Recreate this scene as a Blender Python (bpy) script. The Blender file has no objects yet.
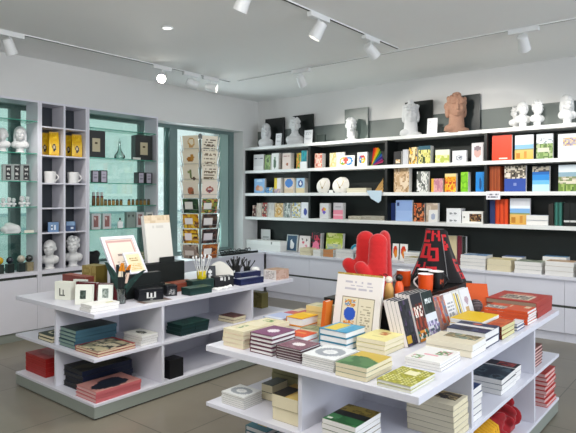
import bpy, bmesh, math, random
from mathutils import Matrix, Vector
random.seed(7)
SC = bpy.context.scene
COL = SC.collection
R = math.radians

# ------------------------------------------------------------------ colours and paint
def lin(h):
    h = h.lstrip('#')
    out = []
    for i in (0, 2, 4):
        c = int(h[i:i+2], 16) / 255
        out.append(c / 12.92 if c <= .04045 else ((c + .055) / 1.055) ** 2.4)
    return tuple(out)
def mixc(a, b, t): return tuple(a[i] * (1 - t) + b[i] * t for i in range(3))
def hsh(i, j, s):
    n = (i * 374761393 + j * 668265263 + s * 974634777) & 0xffffffff
    n = ((n ^ (n >> 13)) * 1274126177) & 0xffffffff
    return ((n ^ (n >> 16)) & 0xffff) / 65535
def vnoise(u, v, s):
    i, j = math.floor(u), math.floor(v)
    a, b = u - i, v - j
    a, b = a * a * (3 - 2 * a), b * b * (3 - 2 * b)
    return ((hsh(i, j, s) * (1 - a) + hsh(i + 1, j, s) * a) * (1 - b)
            + (hsh(i, j + 1, s) * (1 - a) + hsh(i + 1, j + 1, s) * a) * b)
def solid(h):
    c = lin(h); return lambda u, v: c
def blot(cols, s=1, sc=5.0):                       # blotchy picture made of a few colours
    cs = [lin(c) for c in cols]
    def f(u, v):
        t = min(.999, max(0, (vnoise(u * sc, v * sc, s) - .2) * 1.6))
        return cs[int(t * len(cs))]
    return f
def lay(base, *rects):                             # rectangles (x0,y0,x1,y1,paint) over a base
    base = solid(base) if isinstance(base, str) else base
    rs = [(a, b, c, d, solid(p) if isinstance(p, str) else p) for a, b, c, d, p in rects]
    def f(u, v):
        for a, b, c, d, p in reversed(rs):
            if a <= u <= c and b <= v <= d:
                return p((u - a) / (c - a), (v - b) / (d - b))
        return base(u, v)
    return f
def disc(base, *ds):                               # ellipses (cx,cy,rx,ry,colour[,inner fraction for a ring])
    base = solid(base) if isinstance(base, str) else base
    ds = [(d[0], d[1], d[2], d[3], solid(d[4]) if isinstance(d[4], str) else d[4], d[5] if len(d) > 5 else 0) for d in ds]
    def f(u, v):
        for cx, cy, rx, ry, p, inn in reversed(ds):
            q = math.hypot((u - cx) / rx, (v - cy) / ry)
            if inn <= q <= 1: return p(u, v)
        return base(u, v)
    return f
def grad(a, b):
    a, b = lin(a), lin(b)
    return lambda u, v: mixc(a, b, v)
def textlines(base, ink, y0, y1, n, s=3, x0=.15, x1=.85):   # unreadable lines of small print
    base = solid(base) if isinstance(base, str) else base
    ink = lin(ink)
    def f(u, v):
        if y0 < v < y1 and x0 < u < x1:
            k = (v - y0) / (y1 - y0) * n
            if k % 1 < .5 and hsh(int(u * 22), int(k), s) > .25: return ink
        return base(u, v)
    return f
GLY = {'B': ('110', '101', '110', '101', '110'), 'A': ('010', '101', '111', '101', '101'), 'S': ('011', '100', '010', '001', '110'),
       'C': ('111', '100', '100', '100', '111'), 'N': ('1001', '1101', '1011', '1001', '1001'), 'Z': ('111', '001', '010', '100', '111'),
       'O': ('111', '101', '101', '101', '111'), 'J': ('111', '001', '001', '101', '111'), 'G': ('1111', '1000', '1011', '1001', '1111')}
def glyph(base, ch, x0, y0, x1, y1, ink):
    base = solid(base) if isinstance(base, str) else base
    ink = lin(ink); g = GLY[ch]; nr = len(g); nc = len(g[0])
    def f(u, v):
        if x0 <= u < x1 and y0 <= v < y1:
            c = int((u - x0) / (x1 - x0) * nc); r = nr - 1 - int((v - y0) / (y1 - y0) * nr)
            if g[r][c] == '1': return ink
        return base(u, v)
    return f

# ------------------------------------------------------------------ materials
MATS = {}
def nodemat(name):
    m = bpy.data.materials.new(name); m.use_nodes = True
    return m, m.node_tree, m.node_tree.nodes['Principled BSDF']
def pmat(name, col, rough=.5, metal=0, spec=.5, noise=0, nscale=20, bump=0, emis=0, coat=0, sheen=0):
    if name in MATS: return MATS[name]
    m, nt, b = nodemat(name)
    c = lin(col) if isinstance(col, str) else col
    b.inputs['Base Color'].default_value = (*c, 1)
    b.inputs['Roughness'].default_value = rough; b.inputs['Metallic'].default_value = metal
    b.inputs['Specular IOR Level'].default_value = spec
    b.inputs['Coat Weight'].default_value = coat; b.inputs['Sheen Weight'].default_value = sheen
    if emis:
        b.inputs['Emission Color'].default_value = (*c, 1); b.inputs['Emission Strength'].default_value = emis
    if noise or bump:
        tc = nt.nodes.new('ShaderNodeTexCoord'); n = nt.nodes.new('ShaderNodeTexNoise')
        n.inputs['Scale'].default_value = nscale; n.inputs['Detail'].default_value = 4
        nt.links.new(tc.outputs['Object'], n.inputs['Vector'])
        if noise:
            mx = nt.nodes.new('ShaderNodeMix'); mx.data_type = 'RGBA'
            mx.inputs['A'].default_value = (*[x * (1 - noise) for x in c], 1); mx.inputs['B'].default_value = (*[min(1, x * (1 + noise)) for x in c], 1)
            nt.links.new(n.outputs['Fac'], mx.inputs['Factor']); nt.links.new(mx.outputs['Result'], b.inputs['Base Color'])
        if bump:
            bp = nt.nodes.new('ShaderNodeBump'); bp.inputs['Strength'].default_value = bump; bp.inputs['Distance'].default_value = .01
            nt.links.new(n.outputs['Fac'], bp.inputs['Height']); nt.links.new(bp.outputs['Normal'], b.inputs['Normal'])
    MATS[name] = m
    return m
def attrmat(name, rough, coat=0, sheen=0):
    m, nt, b = nodemat(name)
    a = nt.nodes.new('ShaderNodeAttribute'); a.attribute_name = 'Col'
    nt.links.new(a.outputs['Color'], b.inputs['Base Color'])
    b.inputs['Roughness'].default_value = rough; b.inputs['Coat Weight'].default_value = coat; b.inputs['Sheen Weight'].default_value = sheen
    b.inputs['Specular IOR Level'].default_value = .4
    MATS[name] = m
    return m
def pagemat(name, col):
    m, nt, b = nodemat(name)
    tc = nt.nodes.new('ShaderNodeTexCoord'); w = nt.nodes.new('ShaderNodeTexWave')
    w.bands_direction = 'Z'; w.inputs['Scale'].default_value = 90; w.inputs['Distortion'].default_value = 1.5
    mx = nt.nodes.new('ShaderNodeMix'); mx.data_type = 'RGBA'
    c = lin(col)
    mx.inputs['A'].default_value = (*[x * .8 for x in c], 1); mx.inputs['B'].default_value = (*c, 1)
    nt.links.new(tc.outputs['Object'], w.inputs['Vector']); nt.links.new(w.outputs['Fac'], mx.inputs['Factor'])
    nt.links.new(mx.outputs['Result'], b.inputs['Base Color']); b.inputs['Roughness'].default_value = .85
    MATS[name] = m
    return m
PRINT = attrmat('printed_card', .45)
GLOSSY = attrmat('glossy_print', .3)
CLOTHM = attrmat('printed_cloth', .9, sheen=.3)
PAGE_W = pagemat('white_pages', 'F2F0EC')
PAGE_C = pagemat('cream_pages', 'EADFBE')
PAGE_P = pagemat('pink_pages', 'E3B9B4')
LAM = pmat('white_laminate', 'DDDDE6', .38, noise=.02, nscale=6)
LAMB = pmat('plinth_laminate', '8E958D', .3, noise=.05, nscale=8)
GAP = pmat('shadow_gap', '3E423E', .7)  # dark colour stands for the shade in the cabinet gaps
BLACKP = pmat('black_panel', '0E1413', .45, noise=.15, nscale=8)
PLASTER = pmat('bust_plaster', 'DEDFDF', .6, noise=.05, nscale=30)
TERRA = pmat('terracotta', 'A67F69', .8, noise=.2, nscale=40, bump=.3)
CERAM = pmat('white_ceramic', 'ECECEA', .18, coat=.3)
STEEL = pmat('wire_metal', '8E9698', .3, metal=.9)
LAMPW = pmat('lamp_white', 'E4E6E6', .35)
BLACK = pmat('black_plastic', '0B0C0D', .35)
def glassmat(name, tint, rough=.02, gl=.08, edge=None):
    m = bpy.data.materials.new(name); m.use_nodes = True
    nt = m.node_tree; nt.nodes.clear()
    o = nt.nodes.new('ShaderNodeOutputMaterial'); t = nt.nodes.new('ShaderNodeBsdfTransparent'); g = nt.nodes.new('ShaderNodeBsdfGlossy')
    mx = nt.nodes.new('ShaderNodeMixShader'); f = nt.nodes.new('ShaderNodeFresnel'); f.inputs['IOR'].default_value = 1.45
    t.inputs['Color'].default_value = (*lin(tint), 1); g.inputs['Roughness'].default_value = rough
    mt = nt.nodes.new('ShaderNodeMath'); mt.operation = 'MULTIPLY_ADD'; mt.inputs[1].default_value = .8; mt.inputs[2].default_value = gl * .3
    nt.links.new(f.outputs[0], mt.inputs[0]); nt.links.new(mt.outputs[0], mx.inputs[0])
    nt.links.new(t.outputs[0], mx.inputs[1]); nt.links.new(g.outputs[0], mx.inputs[2]); nt.links.new(mx.outputs[0], o.inputs[0])
    MATS[name] = m
    return m
GLASS = glassmat('clear_glass', 'F2FBF8')
TEAL = glassmat('teal_glass', 'E3EFEB')
SHELFG = glassmat('shelf_glass', 'DDF0E9', gl=.12)
EDGEG = pmat('glass_edge', '3F9E86', .2)

# ------------------------------------------------------------------ mesh builder
class MB:
    def __init__(s): s.v, s.f, s.c = [], [], []
    def face(s, pts, col=(1, 1, 1)):
        n = len(s.v); s.v += [tuple(p) for p in pts]; s.f.append(tuple(range(n, n + len(pts)))); s.c.append(col)
    def quadidx(s, idx, col): s.f.append(tuple(idx)); s.c.append(col)
    def box(s, x0, x1, y0, y1, z0, z1, col=(1, 1, 1), M=None, skip=''):
        if isinstance(col, str): col = lin(col)
        P = [(x, y, z) for z in (z0, z1) for y in (y0, y1) for x in (x0, x1)]
        if M is not None: P = [tuple(M @ Vector(p)) for p in P]
        n = len(s.v); s.v += P
        for k, q in zip('bt-+lr', ((0, 2, 3, 1), (4, 5, 7, 6), (0, 1, 5, 4), (2, 6, 7, 3), (0, 4, 6, 2), (1, 3, 7, 5))):
            if k in skip: continue
            s.f.append(tuple(n + i for i in q)); s.c.append(col)
        return s
    def grid(s, o, ex, ey, nx, ny, art):           # painted rectangle o + u*ex + v*ey
        o, ex, ey = Vector(o), Vector(ex), Vector(ey)
        n = len(s.v)
        for j in range(ny + 1):
            for i in range(nx + 1): s.v.append(tuple(o + ex * (i / nx) + ey * (j / ny)))
        for j in range(ny):
            for i in range(nx):
                a = n + j * (nx + 1) + i
                s.f.append((a, a + 1, a + nx + 2, a + nx + 1)); s.c.append(art((i + .5) / nx, (j + .5) / ny))
        return s
    def lathe(s, prof, seg=20, col=(1, 1, 1), c=(0, 0, 0), close=True, M=None):
        if isinstance(col, str): col = lin(col)
        n = len(s.v)
        for r, z in prof:
            for k in range(seg):
                a = 2 * math.pi * k / seg
                p = Vector((c[0] + r * math.cos(a), c[1] + r * math.sin(a), c[2] + z))
                s.v.append(tuple(M @ p) if M is not None else tuple(p))
        for j in range(len(prof) - 1):
            for k in range(seg):
                a = n + j * seg + k; b = n + j * seg + (k + 1) % seg
                s.f.append((a, b, b + seg, a + seg)); s.c.append(col)
        if close:
            s.f.append(tuple(n + k for k in reversed(range(seg)))); s.c.append(col)
            m = n + (len(prof) - 1) * seg
            s.f.append(tuple(m + k for k in range(seg))); s.c.append(col)
        return s
    def tube(s, pts, r, seg=8, col=(1, 1, 1), r1=None):
        if isinstance(col, str): col = lin(col)
        pts = [Vector(p) for p in pts]; n = len(s.v)
        for i, p in enumerate(pts):
            d = (pts[min(i + 1, len(pts) - 1)] - pts[max(i - 1, 0)]).normalized()
            a = d.orthogonal().normalized() if i == 0 else (a - d * a.dot(d)).normalized()
            b = d.cross(a); rr = r if r1 is None else r + (r1 - r) * i / (len(pts) - 1)
            for k in range(seg):
                t = 2 * math.pi * k / seg; s.v.append(tuple(p + (a * math.cos(t) + b * math.sin(t)) * rr))
        for i in range(len(pts) - 1):
            for k in range(seg):
                q = n + i * seg + k; w = n + i * seg + (k + 1) % seg
                s.f.append((q, w, w + seg, q + seg)); s.c.append(col)
        s.f.append(tuple(n + k for k in reversed(range(seg)))); s.c.append(col)
        m = n + (len(pts) - 1) * seg; s.f.append(tuple(m + k for k in range(seg))); s.c.append(col)
        return s
    def ball(s, c, r, seg=12, rings=8, col=(1, 1, 1), sz=1.0):
        prof = [(max(.0005, r * math.sin(math.pi * i / rings)), -r * sz * math.cos(math.pi * i / rings)) for i in range(rings + 1)]
        return s.lathe(prof, seg, col, c, close=False)
    def build(s, name, mat, parent=None, smooth=False, bevel=0):
        me = bpy.data.meshes.new(name); me.from_pydata(s.v, [], s.f)
        at = me.color_attributes.new('Col', 'FLOAT_COLOR', 'CORNER')
        buf = []
        for f, c in zip(s.f, s.c): buf += [c[0], c[1], c[2], 1.0] * len(f)
        at.data.foreach_set('color', buf)
        me.materials.append(mat)
        if smooth: me.polygons.foreach_set('use_smooth', [True] * len(me.polygons))
        me.update()
        o = bpy.data.objects.new(name, me); COL.objects.link(o)
        if parent: o.parent = parent
        if bevel:
            m = o.modifiers.new('bevel', 'BEVEL'); m.width = bevel; m.segments = 2; m.limit_method = 'ANGLE'
        if smooth and len(s.v) < 4000:
            m = o.modifiers.new('es', 'EDGE_SPLIT'); m.split_angle = R(50)
        return o

def tag(o, label, cat, group=None, kind=None):
    if label: o['label'] = label
    if cat: o['category'] = cat
    if group: o['group'] = group
    if kind: o['kind'] = kind
    return o
def thing(name, label, cat, loc=(0, 0, 0), rz=0, group=None):
    o = bpy.data.objects.new(name, None); COL.objects.link(o); o.empty_display_size = .05
    o.location = loc; o.rotation_euler = (0, 0, rz)
    return tag(o, label, cat, group)
def struct(o): o['kind'] = 'structure'; return o
def dup(root, label=None, group=None, loc=None, rz=None):
    r = root.copy(); COL.objects.link(r)
    if label: r['label'] = label
    if group: r['group'] = group
    if loc is not None: r.location = loc
    if rz is not None: r.rotation_euler = (0, 0, rz)
    for ch in list(root.children):
        c = ch.copy(); COL.objects.link(c); c.parent = r
        for g in list(ch.children):
            d = g.copy(); COL.objects.link(d); d.parent = c
    return r
def axes(ex, ey):
    ex = Vector(ex).normalized(); ey = Vector(ey).normalized(); ez = ex.cross(ey).normalized(); ey = ez.cross(ex)
    return Matrix((ex, ey, ez)).transposed()
def setm(o, loc, rot3): o.matrix_world = Matrix.Translation(loc) @ rot3.to_4x4()

ORD = ['topmost', 'second-from-top', 'third-from-top', 'fourth-from-top', 'fifth-from-top', 'sixth-from-top', 'seventh-from-top', 'eighth-from-top']

# ------------------------------------------------------------------ books
def make_book(label, w, l, t, art, spine, back=None, paper=PAGE_W, hard=True, nx=14, ny=18, group=None, name='book', spine_art=None, cat='book'):
    """lying book: x across (spine at -x), y up the cover, z = thickness, base at z 0"""
    r = thing(name, label, cat, group=group)
    bt = .0028 if hard else .0013
    ov = .004 if hard else .0003
    sp = lin(spine); bk = lin(back) if back else (sp if hard else mixc(sp, (.05, .05, .05), .6))  # paperback backs darkened to stand for shade lines between stacked copies
    m = MB()
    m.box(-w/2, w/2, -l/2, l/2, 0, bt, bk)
    m.box(-w/2, w/2, -l/2, l/2, t - bt, t, sp, skip='t')
    m.grid((-w/2, -l/2, t), (w, 0, 0), (0, l, 0), nx, ny, art)
    if spine_art:
        m.grid((-w/2, l/2, 0), (0, -l, 0), (0, 0, t), 12, 3, spine_art)
        m.box(-w/2 + .0002, -w/2 + bt, -l/2, l/2, bt, t - bt, sp)
    else:
        m.box(-w/2, -w/2 + bt, -l/2, l/2, bt, t - bt, sp)
    m.build('cover', PRINT, r)
    MB().box(-w/2 + bt, w/2 - ov, -l/2 + ov, l/2 - ov, bt, t - bt).build('page_block', paper, r)
    return r
ROTS = {'-x': 0, '-y': math.pi/2, '+x': math.pi, '+y': -math.pi/2}
def stack(fp, z, n, desc, where, art, spine, paper=PAGE_W, hard=True, side='-x', back=None, jit=.006, group=None, ang=0, under=None, name='book', cat='book', bw=None):
    """n copies lying one on another; fp = (cx, cy, size along x, size along y, height)"""
    cx, cy, sx, sy, h = fp
    w, l = (sx, sy) if side in ('-x', '+x') else (sy, sx)
    t = h / n
    grp = group or (desc + ' stacked ' + where)
    first = None
    for k in range(n):
        pos = n - 1 - k
        lab = ('bottom' if pos == n - 1 and n > 2 else ORD[pos]) + ' ' + desc + ' ' + where if n > 1 else desc + ' ' + where
        loc = (cx + random.uniform(-jit, jit), cy + random.uniform(-jit, jit), z + .0008 + k * t)
        rz = ROTS[side] + R(ang) + random.uniform(-.02, .02)
        if first is None:
            first = o = make_book(lab, w, l, t - .0012, art, spine, back, paper, hard, nx=20, ny=24, group=grp if n > 1 else None, name=name, cat=cat)
            o.location = loc; o.rotation_euler = (0, 0, rz)
        else:
            o = dup(first, lab, loc=loc, rz=rz)
def faceout(xc, w, h, zb, y, art, spine, desc, where, n=1, t=.02, paper=PAGE_W, hard=False, lean=0, side='r', dx=0, turn=0, name='book', cat='book', group=None):
    """n copies stood one behind another with the cover to the front (-Y)"""
    first = None
    for k in range(n):
        lab = desc + ' ' + where if n == 1 else ('front copy of ' if k == 0 else ('second copy of ' if k == 1 else 'third copy of ' if k == 2 else 'rear copy of ')) + desc + ' ' + where
        if first is None:
            o = first = make_book(lab, w, h, t, art, spine, paper=paper, hard=hard, name=name, cat=cat, group=(group or (desc + ' copies')) if n > 1 else group)
        else: o = dup(first, lab)
        rot = Matrix.Rotation(R(turn), 3, 'Z') @ axes((1, 0, 0), (0, math.sin(R(lean)), math.cos(R(lean))))
        up = rot @ Vector((0, 1, 0)); nrm = rot @ Vector((0, 0, 1))
        c = Vector((xc + dx * k, y + (t + .001) * k / math.cos(R(lean)), zb + .0008)) + up * (h / 2) - nrm * t
        c.z += t * math.sin(R(lean))
        setm(o, c, rot)
def spineout(x0, x1, h, zb, y, n, spine, desc, where, depth=.16, paper=PAGE_W, group=None, sart=None):
    t = (x1 - x0) / n; first = None
    for k in range(n):
        lab = desc + ' ' + where if n == 1 else ['first', 'second', 'third', 'fourth', 'fifth'][k] + ' ' + desc + ' from the left ' + where
        if first is None: o = first = make_book(lab, depth, h, t - .001, solid(spine), spine, paper=paper, nx=2, ny=2, spine_art=sart, group=(group or desc + ' ' + where) if n > 1 else None)
        else: o = dup(first, lab)
        rot = axes((0, 1, 0), (0, 0, 1))
        setm(o, Vector((x0 + t * k, y + depth / 2, zb + .0008 + h / 2)), rot)
def facex(x, y0, y1, h, zb, t, art, spine, label, tilt=14, paper=PAGE_W, hard=False, n=1, name='book', cat='book', group=None):
    """stood with the cover to +X, leaning back towards -X"""
    first = None
    for k in range(n):
        lab = label if n == 1 else ['front copy of ', 'second copy of ', 'third copy of ', 'fourth copy of ', 'rear copy of '][min(k, 4)] + label
        if first is None: o = first = make_book(lab, y1 - y0, h, t, art, spine, paper=paper, hard=hard, name=name, cat=cat, group=group or (label + ' copies' if n > 1 else None))
        else: o = dup(first, lab)
        rot = axes((0, 1, 0), (-math.sin(R(tilt)), 0, math.cos(R(tilt))))
        up = rot @ Vector((0, 1, 0)); nr = rot @ Vector((0, 0, 1))
        off = (t + .001) * k
        c = Vector((x - off / math.cos(R(tilt)), (y0 + y1) / 2, zb + .0008 + t * math.sin(R(tilt)))) + up * (h / 2) - nr * t
        c.z += 0
        setm(o, c, rot)

# ------------------------------------------------------------------ printed boxes and blobs
def pbox(name, label, cat, loc, w, d, h, col, front=None, top=None, side=None, rz=0, group=None, mat=None, lid=None, lean=0):
    """carton: front faces local -y; base at z 0"""
    r = thing(name, label, cat, loc, rz, group)
    m = MB(); c = lin(col)
    hb = h - lid if lid else h
    skip = ('-' if front else '') + ('t' if top and not lid else '') + ('r' if side else '')
    m.box(-w/2, w/2, -d/2, d/2, .0006, hb, c, skip=skip)
    if front: m.grid((-w/2, -d/2, .0006), (w, 0, 0), (0, 0, hb - .0006), 14, 14, front)
    if side: m.grid((w/2, -d/2, .0006), (0, d, 0), (0, 0, hb - .0006), 10, 10, side)
    if top and not lid: m.grid((-w/2, -d/2, h), (w, 0, 0), (0, d, 0), 14, 14, top)
    m.build('box_body' if lid else 'carton', mat or PRINT, r)
    if lid:
        m = MB(); e = .0015
        m.box(-w/2 - e, w/2 + e, -d/2 - e, d/2 + e, hb + .0004, h, c, skip='t' if top else '')
        if top: m.grid((-w/2 - e, -d/2 - e, h), (w + 2*e, 0, 0), (0, d + 2*e, 0), 14, 14, top)
        m.build('lid', mat or PRINT, r)
    if lean: r.rotation_euler = (R(-lean), 0, rz)
    return r
def single(o, label, cat, loc=None, rz=0, group=None):
    if loc is not None: o.location = loc
    o.rotation_euler = (0, 0, rz)
    return tag(o, label, cat, group)
def remeshed(parts, name, mat, voxel, parent=None, smooth=4):
    """parts: ('e',centre,radii,rotation euler) ellipsoids / ('c',p0,p1,r0,r1) cones / ('b',x0,x1,y0,y1,z0,z1); fused into one skin"""
    bm = bmesh.new()
    for p in parts:
        if p[0] == 'e':
            M = Matrix.Translation(p[1]) @ (Matrix.Rotation(p[3][2], 4, 'Z') @ Matrix.Rotation(p[3][1], 4, 'Y') @ Matrix.Rotation(p[3][0], 4, 'X') if len(p) > 3 else Matrix()) @ Matrix.Diagonal((*p[2], 1))
            bmesh.ops.create_icosphere(bm, subdivisions=3, radius=1, matrix=M)
        elif p[0] == 'c':
            a, b = Vector(p[1]), Vector(p[2]); d = b - a
            M = Matrix.Translation((a + b) / 2) @ d.to_track_quat('Z', 'Y').to_matrix().to_4x4()
            bmesh.ops.create_cone(bm, cap_ends=True, segments=20, radius1=p[3], radius2=p[4], depth=d.length, matrix=M)
        else:
            M = Matrix.Translation(((p[1]+p[2])/2, (p[3]+p[4])/2, (p[5]+p[6])/2)) @ Matrix.Diagonal((p[2]-p[1], p[4]-p[3], p[6]-p[5], 1))
            bmesh.ops.create_cube(bm, size=1, matrix=M)
    me = bpy.data.meshes.new(name + '_raw'); bm.to_mesh(me); bm.free()
    t = bpy.data.objects.new('temp_raw', me); COL.objects.link(t)
    a = t.modifiers.new('r', 'REMESH'); a.mode = 'VOXEL'; a.voxel_size = voxel
    b = t.modifiers.new('s', 'SMOOTH'); b.factor = .5; b.iterations = smooth
    dg = bpy.context.evaluated_depsgraph_get()
    out = bpy.data.meshes.new_from_object(t.evaluated_get(dg)); out.name = name
    bpy.data.objects.remove(t); bpy.data.meshes.remove(me)
    out.materials.clear(); out.materials.append(mat)
    out.polygons.foreach_set('use_smooth', [True] * len(out.polygons))
    o = bpy.data.objects.new(name, out); COL.objects.link(o)
    if parent: o.parent = parent
    return o
# ------------------------------------------------------------------ room (metres; floor z 0, camera foot at the origin)
XW, YB, ZC = -6.45, 7.09, 3.23          # left wall face, back wall face, ceiling
# floor: large olive grey tiles
m, nt, b = nodemat('floor_tiles')
tc = nt.nodes.new('ShaderNodeTexCoord'); mp = nt.nodes.new('ShaderNodeMapping'); bt = nt.nodes.new('ShaderNodeTexBrick')
mp.inputs['Location'].default_value = (.22, .33, 0)
bt.offset = 0; bt.inputs['Scale'].default_value = 1.0; bt.inputs['Brick Width'].default_value = .9; bt.inputs['Row Height'].default_value = .9
bt.inputs['Mortar Size'].default_value = .004; bt.inputs['Mortar Smooth'].default_value = .1
bt.inputs['Color1'].default_value = (*lin('8E8778'), 1); bt.inputs['Color2'].default_value = (*lin('867F70'), 1); bt.inputs['Mortar'].default_value = (*lin('5B574D'), 1)
nz = nt.nodes.new('ShaderNodeTexNoise'); nz.inputs['Scale'].default_value = 2.5; nz.inputs['Detail'].default_value = 6
mx = nt.nodes.new('ShaderNodeMix'); mx.data_type = 'RGBA'; mx.blend_type = 'MULTIPLY'; mx.inputs['Factor'].default_value = .35
nt.links.new(tc.outputs['Object'], mp.inputs['Vector']); nt.links.new(mp.outputs['Vector'], bt.inputs['Vector']); nt.links.new(tc.outputs['Object'], nz.inputs['Vector'])
nt.links.new(bt.outputs['Color'], mx.inputs['A']); nt.links.new(nz.outputs['Fac'], mx.inputs['B']); nt.links.new(mx.outputs['Result'], b.inputs['Base Color'])
b.inputs['Roughness'].default_value = .32
FLOORM = m
WALLM = pmat('wall_paint', 'DEDEDC', .8, noise=.02, nscale=3)
CEILM = pmat('ceiling_paint', 'F1F2F0', .85, noise=.02, nscale=2)
struct(MB().box(XW - .35, 3.2, -3.2, YB + .3, -.1, 0).build('floor', FLOORM))
struct(MB().box(XW - .3, 3.2, -3.2, YB + .3, ZC, ZC + .1).build('ceiling', CEILM))
struct(MB().box(XW - .3, 3.2, YB, YB + .2, 0, ZC).build('wall_back', WALLM))
struct(MB().box(XW - .35, 3.2, -3.4, -3.2, 0, ZC).build('wall_front', WALLM))  # unseen wall, added to block light from behind the camera
w = MB()                                               # left wall with its long window opening
OY0, OY1, OZ0, OZ1 = 1.2, 6.715, .70, 2.69
w.box(XW - .35, XW, -3.2, OY0, 0, ZC); w.box(XW - .35, XW, OY1, YB, 0, ZC)
w.box(XW - .35, XW, OY0, OY1, 0, OZ0); w.box(XW - .35, XW, OY0, OY1, OZ1, ZC)
struct(w.build('wall_left', WALLM))
FRAMEM = pmat('window_frame_metal', '6F8583', .4, metal=.2)
FRAMED = pmat('window_frame_dark', '41504F', .45)
win = thing('window_1', None, None, (XW - .25, (OY0 + OY1) / 2, OZ0)); struct(win)
f = MB(); xa, xb = -.035, .035; yo = -(OY0 + OY1) / 2
f.box(xa, xb, OY0 + yo, OY1 + yo, OZ1 - OZ0 - .05, OZ1 - OZ0)
f.box(xa, xb, OY0 + yo, OY1 + yo, 0, .06)
for a, c in ((OY0, OY0 + .06), (3.0, 3.12), (4.82, 4.90), (5.35, 5.50), (6.61, 6.714)): f.box(xa, xb, a + yo, c + yo, .06, OZ1 - OZ0 - .05)
f.build('window_frame', FRAMEM, win)
f = MB()
for a in (6.44,): f.box(xa + .005, xb - .02, a + yo, a + .165 + yo, .06, OZ1 - OZ0 - .05)
f.build('side_panel', pmat('teal_jamb', '9DB9B2', .3), win)
f = MB()
for a in (5.29,): f.box(xa + .005, xb - .02, a + yo, a + .055 + yo, .06, OZ1 - OZ0 - .05)
f.build('side_panel', pmat('teal_jamb_dark', '3E6660', .3), win)
f = MB(); f.box(-.004, .004, OY0 + .06 + yo, OY1 - .06 + yo, .06, OZ1 - OZ0 - .05); f.build('glass_pane', GLASS, win)
# courtyard outside: pale paving and a white facade with ledges
struct(MB().box(-14, XW - .36, -6, 16, -.12, -.02).build('ground_outside', pmat('pale_paving', 'D8DEDC', .8, noise=.05)))
fc = thing('wall_facade', None, None, (-11.5, 5, 0)); struct(fc)
q = MB(); q.box(-.3, 0, -9, 9, -.02, 1.25); q.build('facade_wall', pmat('facade_white', 'F4F8F8', .8, noise=.03), fc)
q = MB()
for z in (.9, 1.2): q.box(0, .05, -9, 9, z, z + .06)
q.build('facade_ledge', pmat('facade_ledge_blue', 'BFD2D8', .7), fc)
# painted grey band on the back wall above the shelves
struct(MB().box(XW + .001, .6, YB - .006, YB - .0005, 2.42, 2.715).build('trim_1', pmat('grey_green_band', '6B7471', .5, noise=.05, nscale=4)))

# ------------------------------------------------------------------ white ledge under the window
lg = thing('window_ledge', 'white built-in ledge below the window, running into the corner', 'ledge', (XW, 5.9, 0))
q = MB(); q.box(.001, .58, -1.13, 1.185, .685, .72); q.build('ledge_top', LAM, lg, bevel=.002)
q = MB(); q.box(.001, .56, -1.13, .715, .1, .684); q.build('ledge_front', LAM, lg)
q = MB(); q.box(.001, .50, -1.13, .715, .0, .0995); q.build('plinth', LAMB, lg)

# ------------------------------------------------------------------ back wall shelving
SX0, SX1, SY0, SY1 = XW + .002, .30, 6.756, YB - .008
bk = thing('wall_shelving', 'long white-edged black bookshelf with three book rows along the back wall', 'bookshelf', (-3, SY1, 0))
def B(x0, x1, y0, y1, z0, z1): return MB().box(x0 + 3, x1 + 3, y0 - SY1, y1 - SY1, z0, z1)
STOP, S1, S2, S3 = 2.42, 2.035, 1.66, 1.268
for nm, z in (('top_board', STOP), ('shelf_board', S1), ('shelf_board', S2), ('shelf_board', S3)):
    B(SX0, SX1, SY0, SY1 - .012, z - .045, z).build(nm, pmat('white_shelf_paint', 'E6E8E6', .4), bk, bevel=.002)
for a, c in ((S1, STOP), (S2, S1), (S3, S2)):
    B(SX0, SX1, SY1 - .011, SY1, a, c - .046).build('back_panel', pmat('black_green_back', '161E1C', .5, noise=.15, nscale=5), bk)
B(SX0, SX1, SY1 - .011, SY1, .722, S3 - .046).build('back_panel', pmat('black_green_back', '161E1C', .5), bk)
for x in (-6.425, -5.10, -3.78, -2.41, -1.04):
    for a, c in ((S1, STOP), (S2, S1), (S3, S2)):
        B(x - .018, x + .018, SY0 + .012, SY1 - .012, a + .0005, c - .0455).build('upright', BLACKP, bk)

# ------------------------------------------------------------------ back counter: worktop and cabinet units
CT = .72; CY = 6.62
o = MB().box(-5.868, .30, CY, SY1 - .013, .685, CT).build('counter_worktop', LAM, bevel=.002)
tag(o, 'continuous white worktop below the black bookshelf', 'worktop')
un = None
xs = [-5.868, -5.0, -4.125, -3.25, -2.37, -1.50, -.63, .28]
for k in range(7):
    a, c = xs[k] + .0015, xs[k + 1] - .0015; wd = c - a
    u = thing('counter_cabinet', ['corner white cabinet under the worktop, touching the window ledge', 'white handleless cabinet under the worktop, second from the corner', 'white handleless cabinet under the worktop, third from the corner', 'white handleless cabinet under the worktop, fourth from the corner',
        'white handleless cabinet under the worktop, fifth from the corner, behind the red books', 'white handleless cabinet under the worktop at the right edge of the photo', 'last white cabinet under the worktop, beyond the right edge'][k], 'cabinet', ((a + c) / 2, CY + .02, 0), group='white cabinets below the worktop')
    MB().box(-wd/2, wd/2, .022, .44, .1, .684).build('carcass', LAM, u)
    MB().box(-wd/2, wd/2, 0, .0215, .405, .684).build('drawer', LAM, u, bevel=.0015)
    MB().box(-wd/2, wd/2, 0, .0215, .102, .378).build('door', LAM, u, bevel=.0015)
    MB().box(-wd/2, wd/2, .004, .0216, .3785, .4045).build('gap_shade_strip', GAP, u)  # shade between drawer and door, put in as a dark strip
    MB().box(-wd/2, wd/2, .03, .4, 0, .0995).build('plinth', LAM, u)

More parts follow.
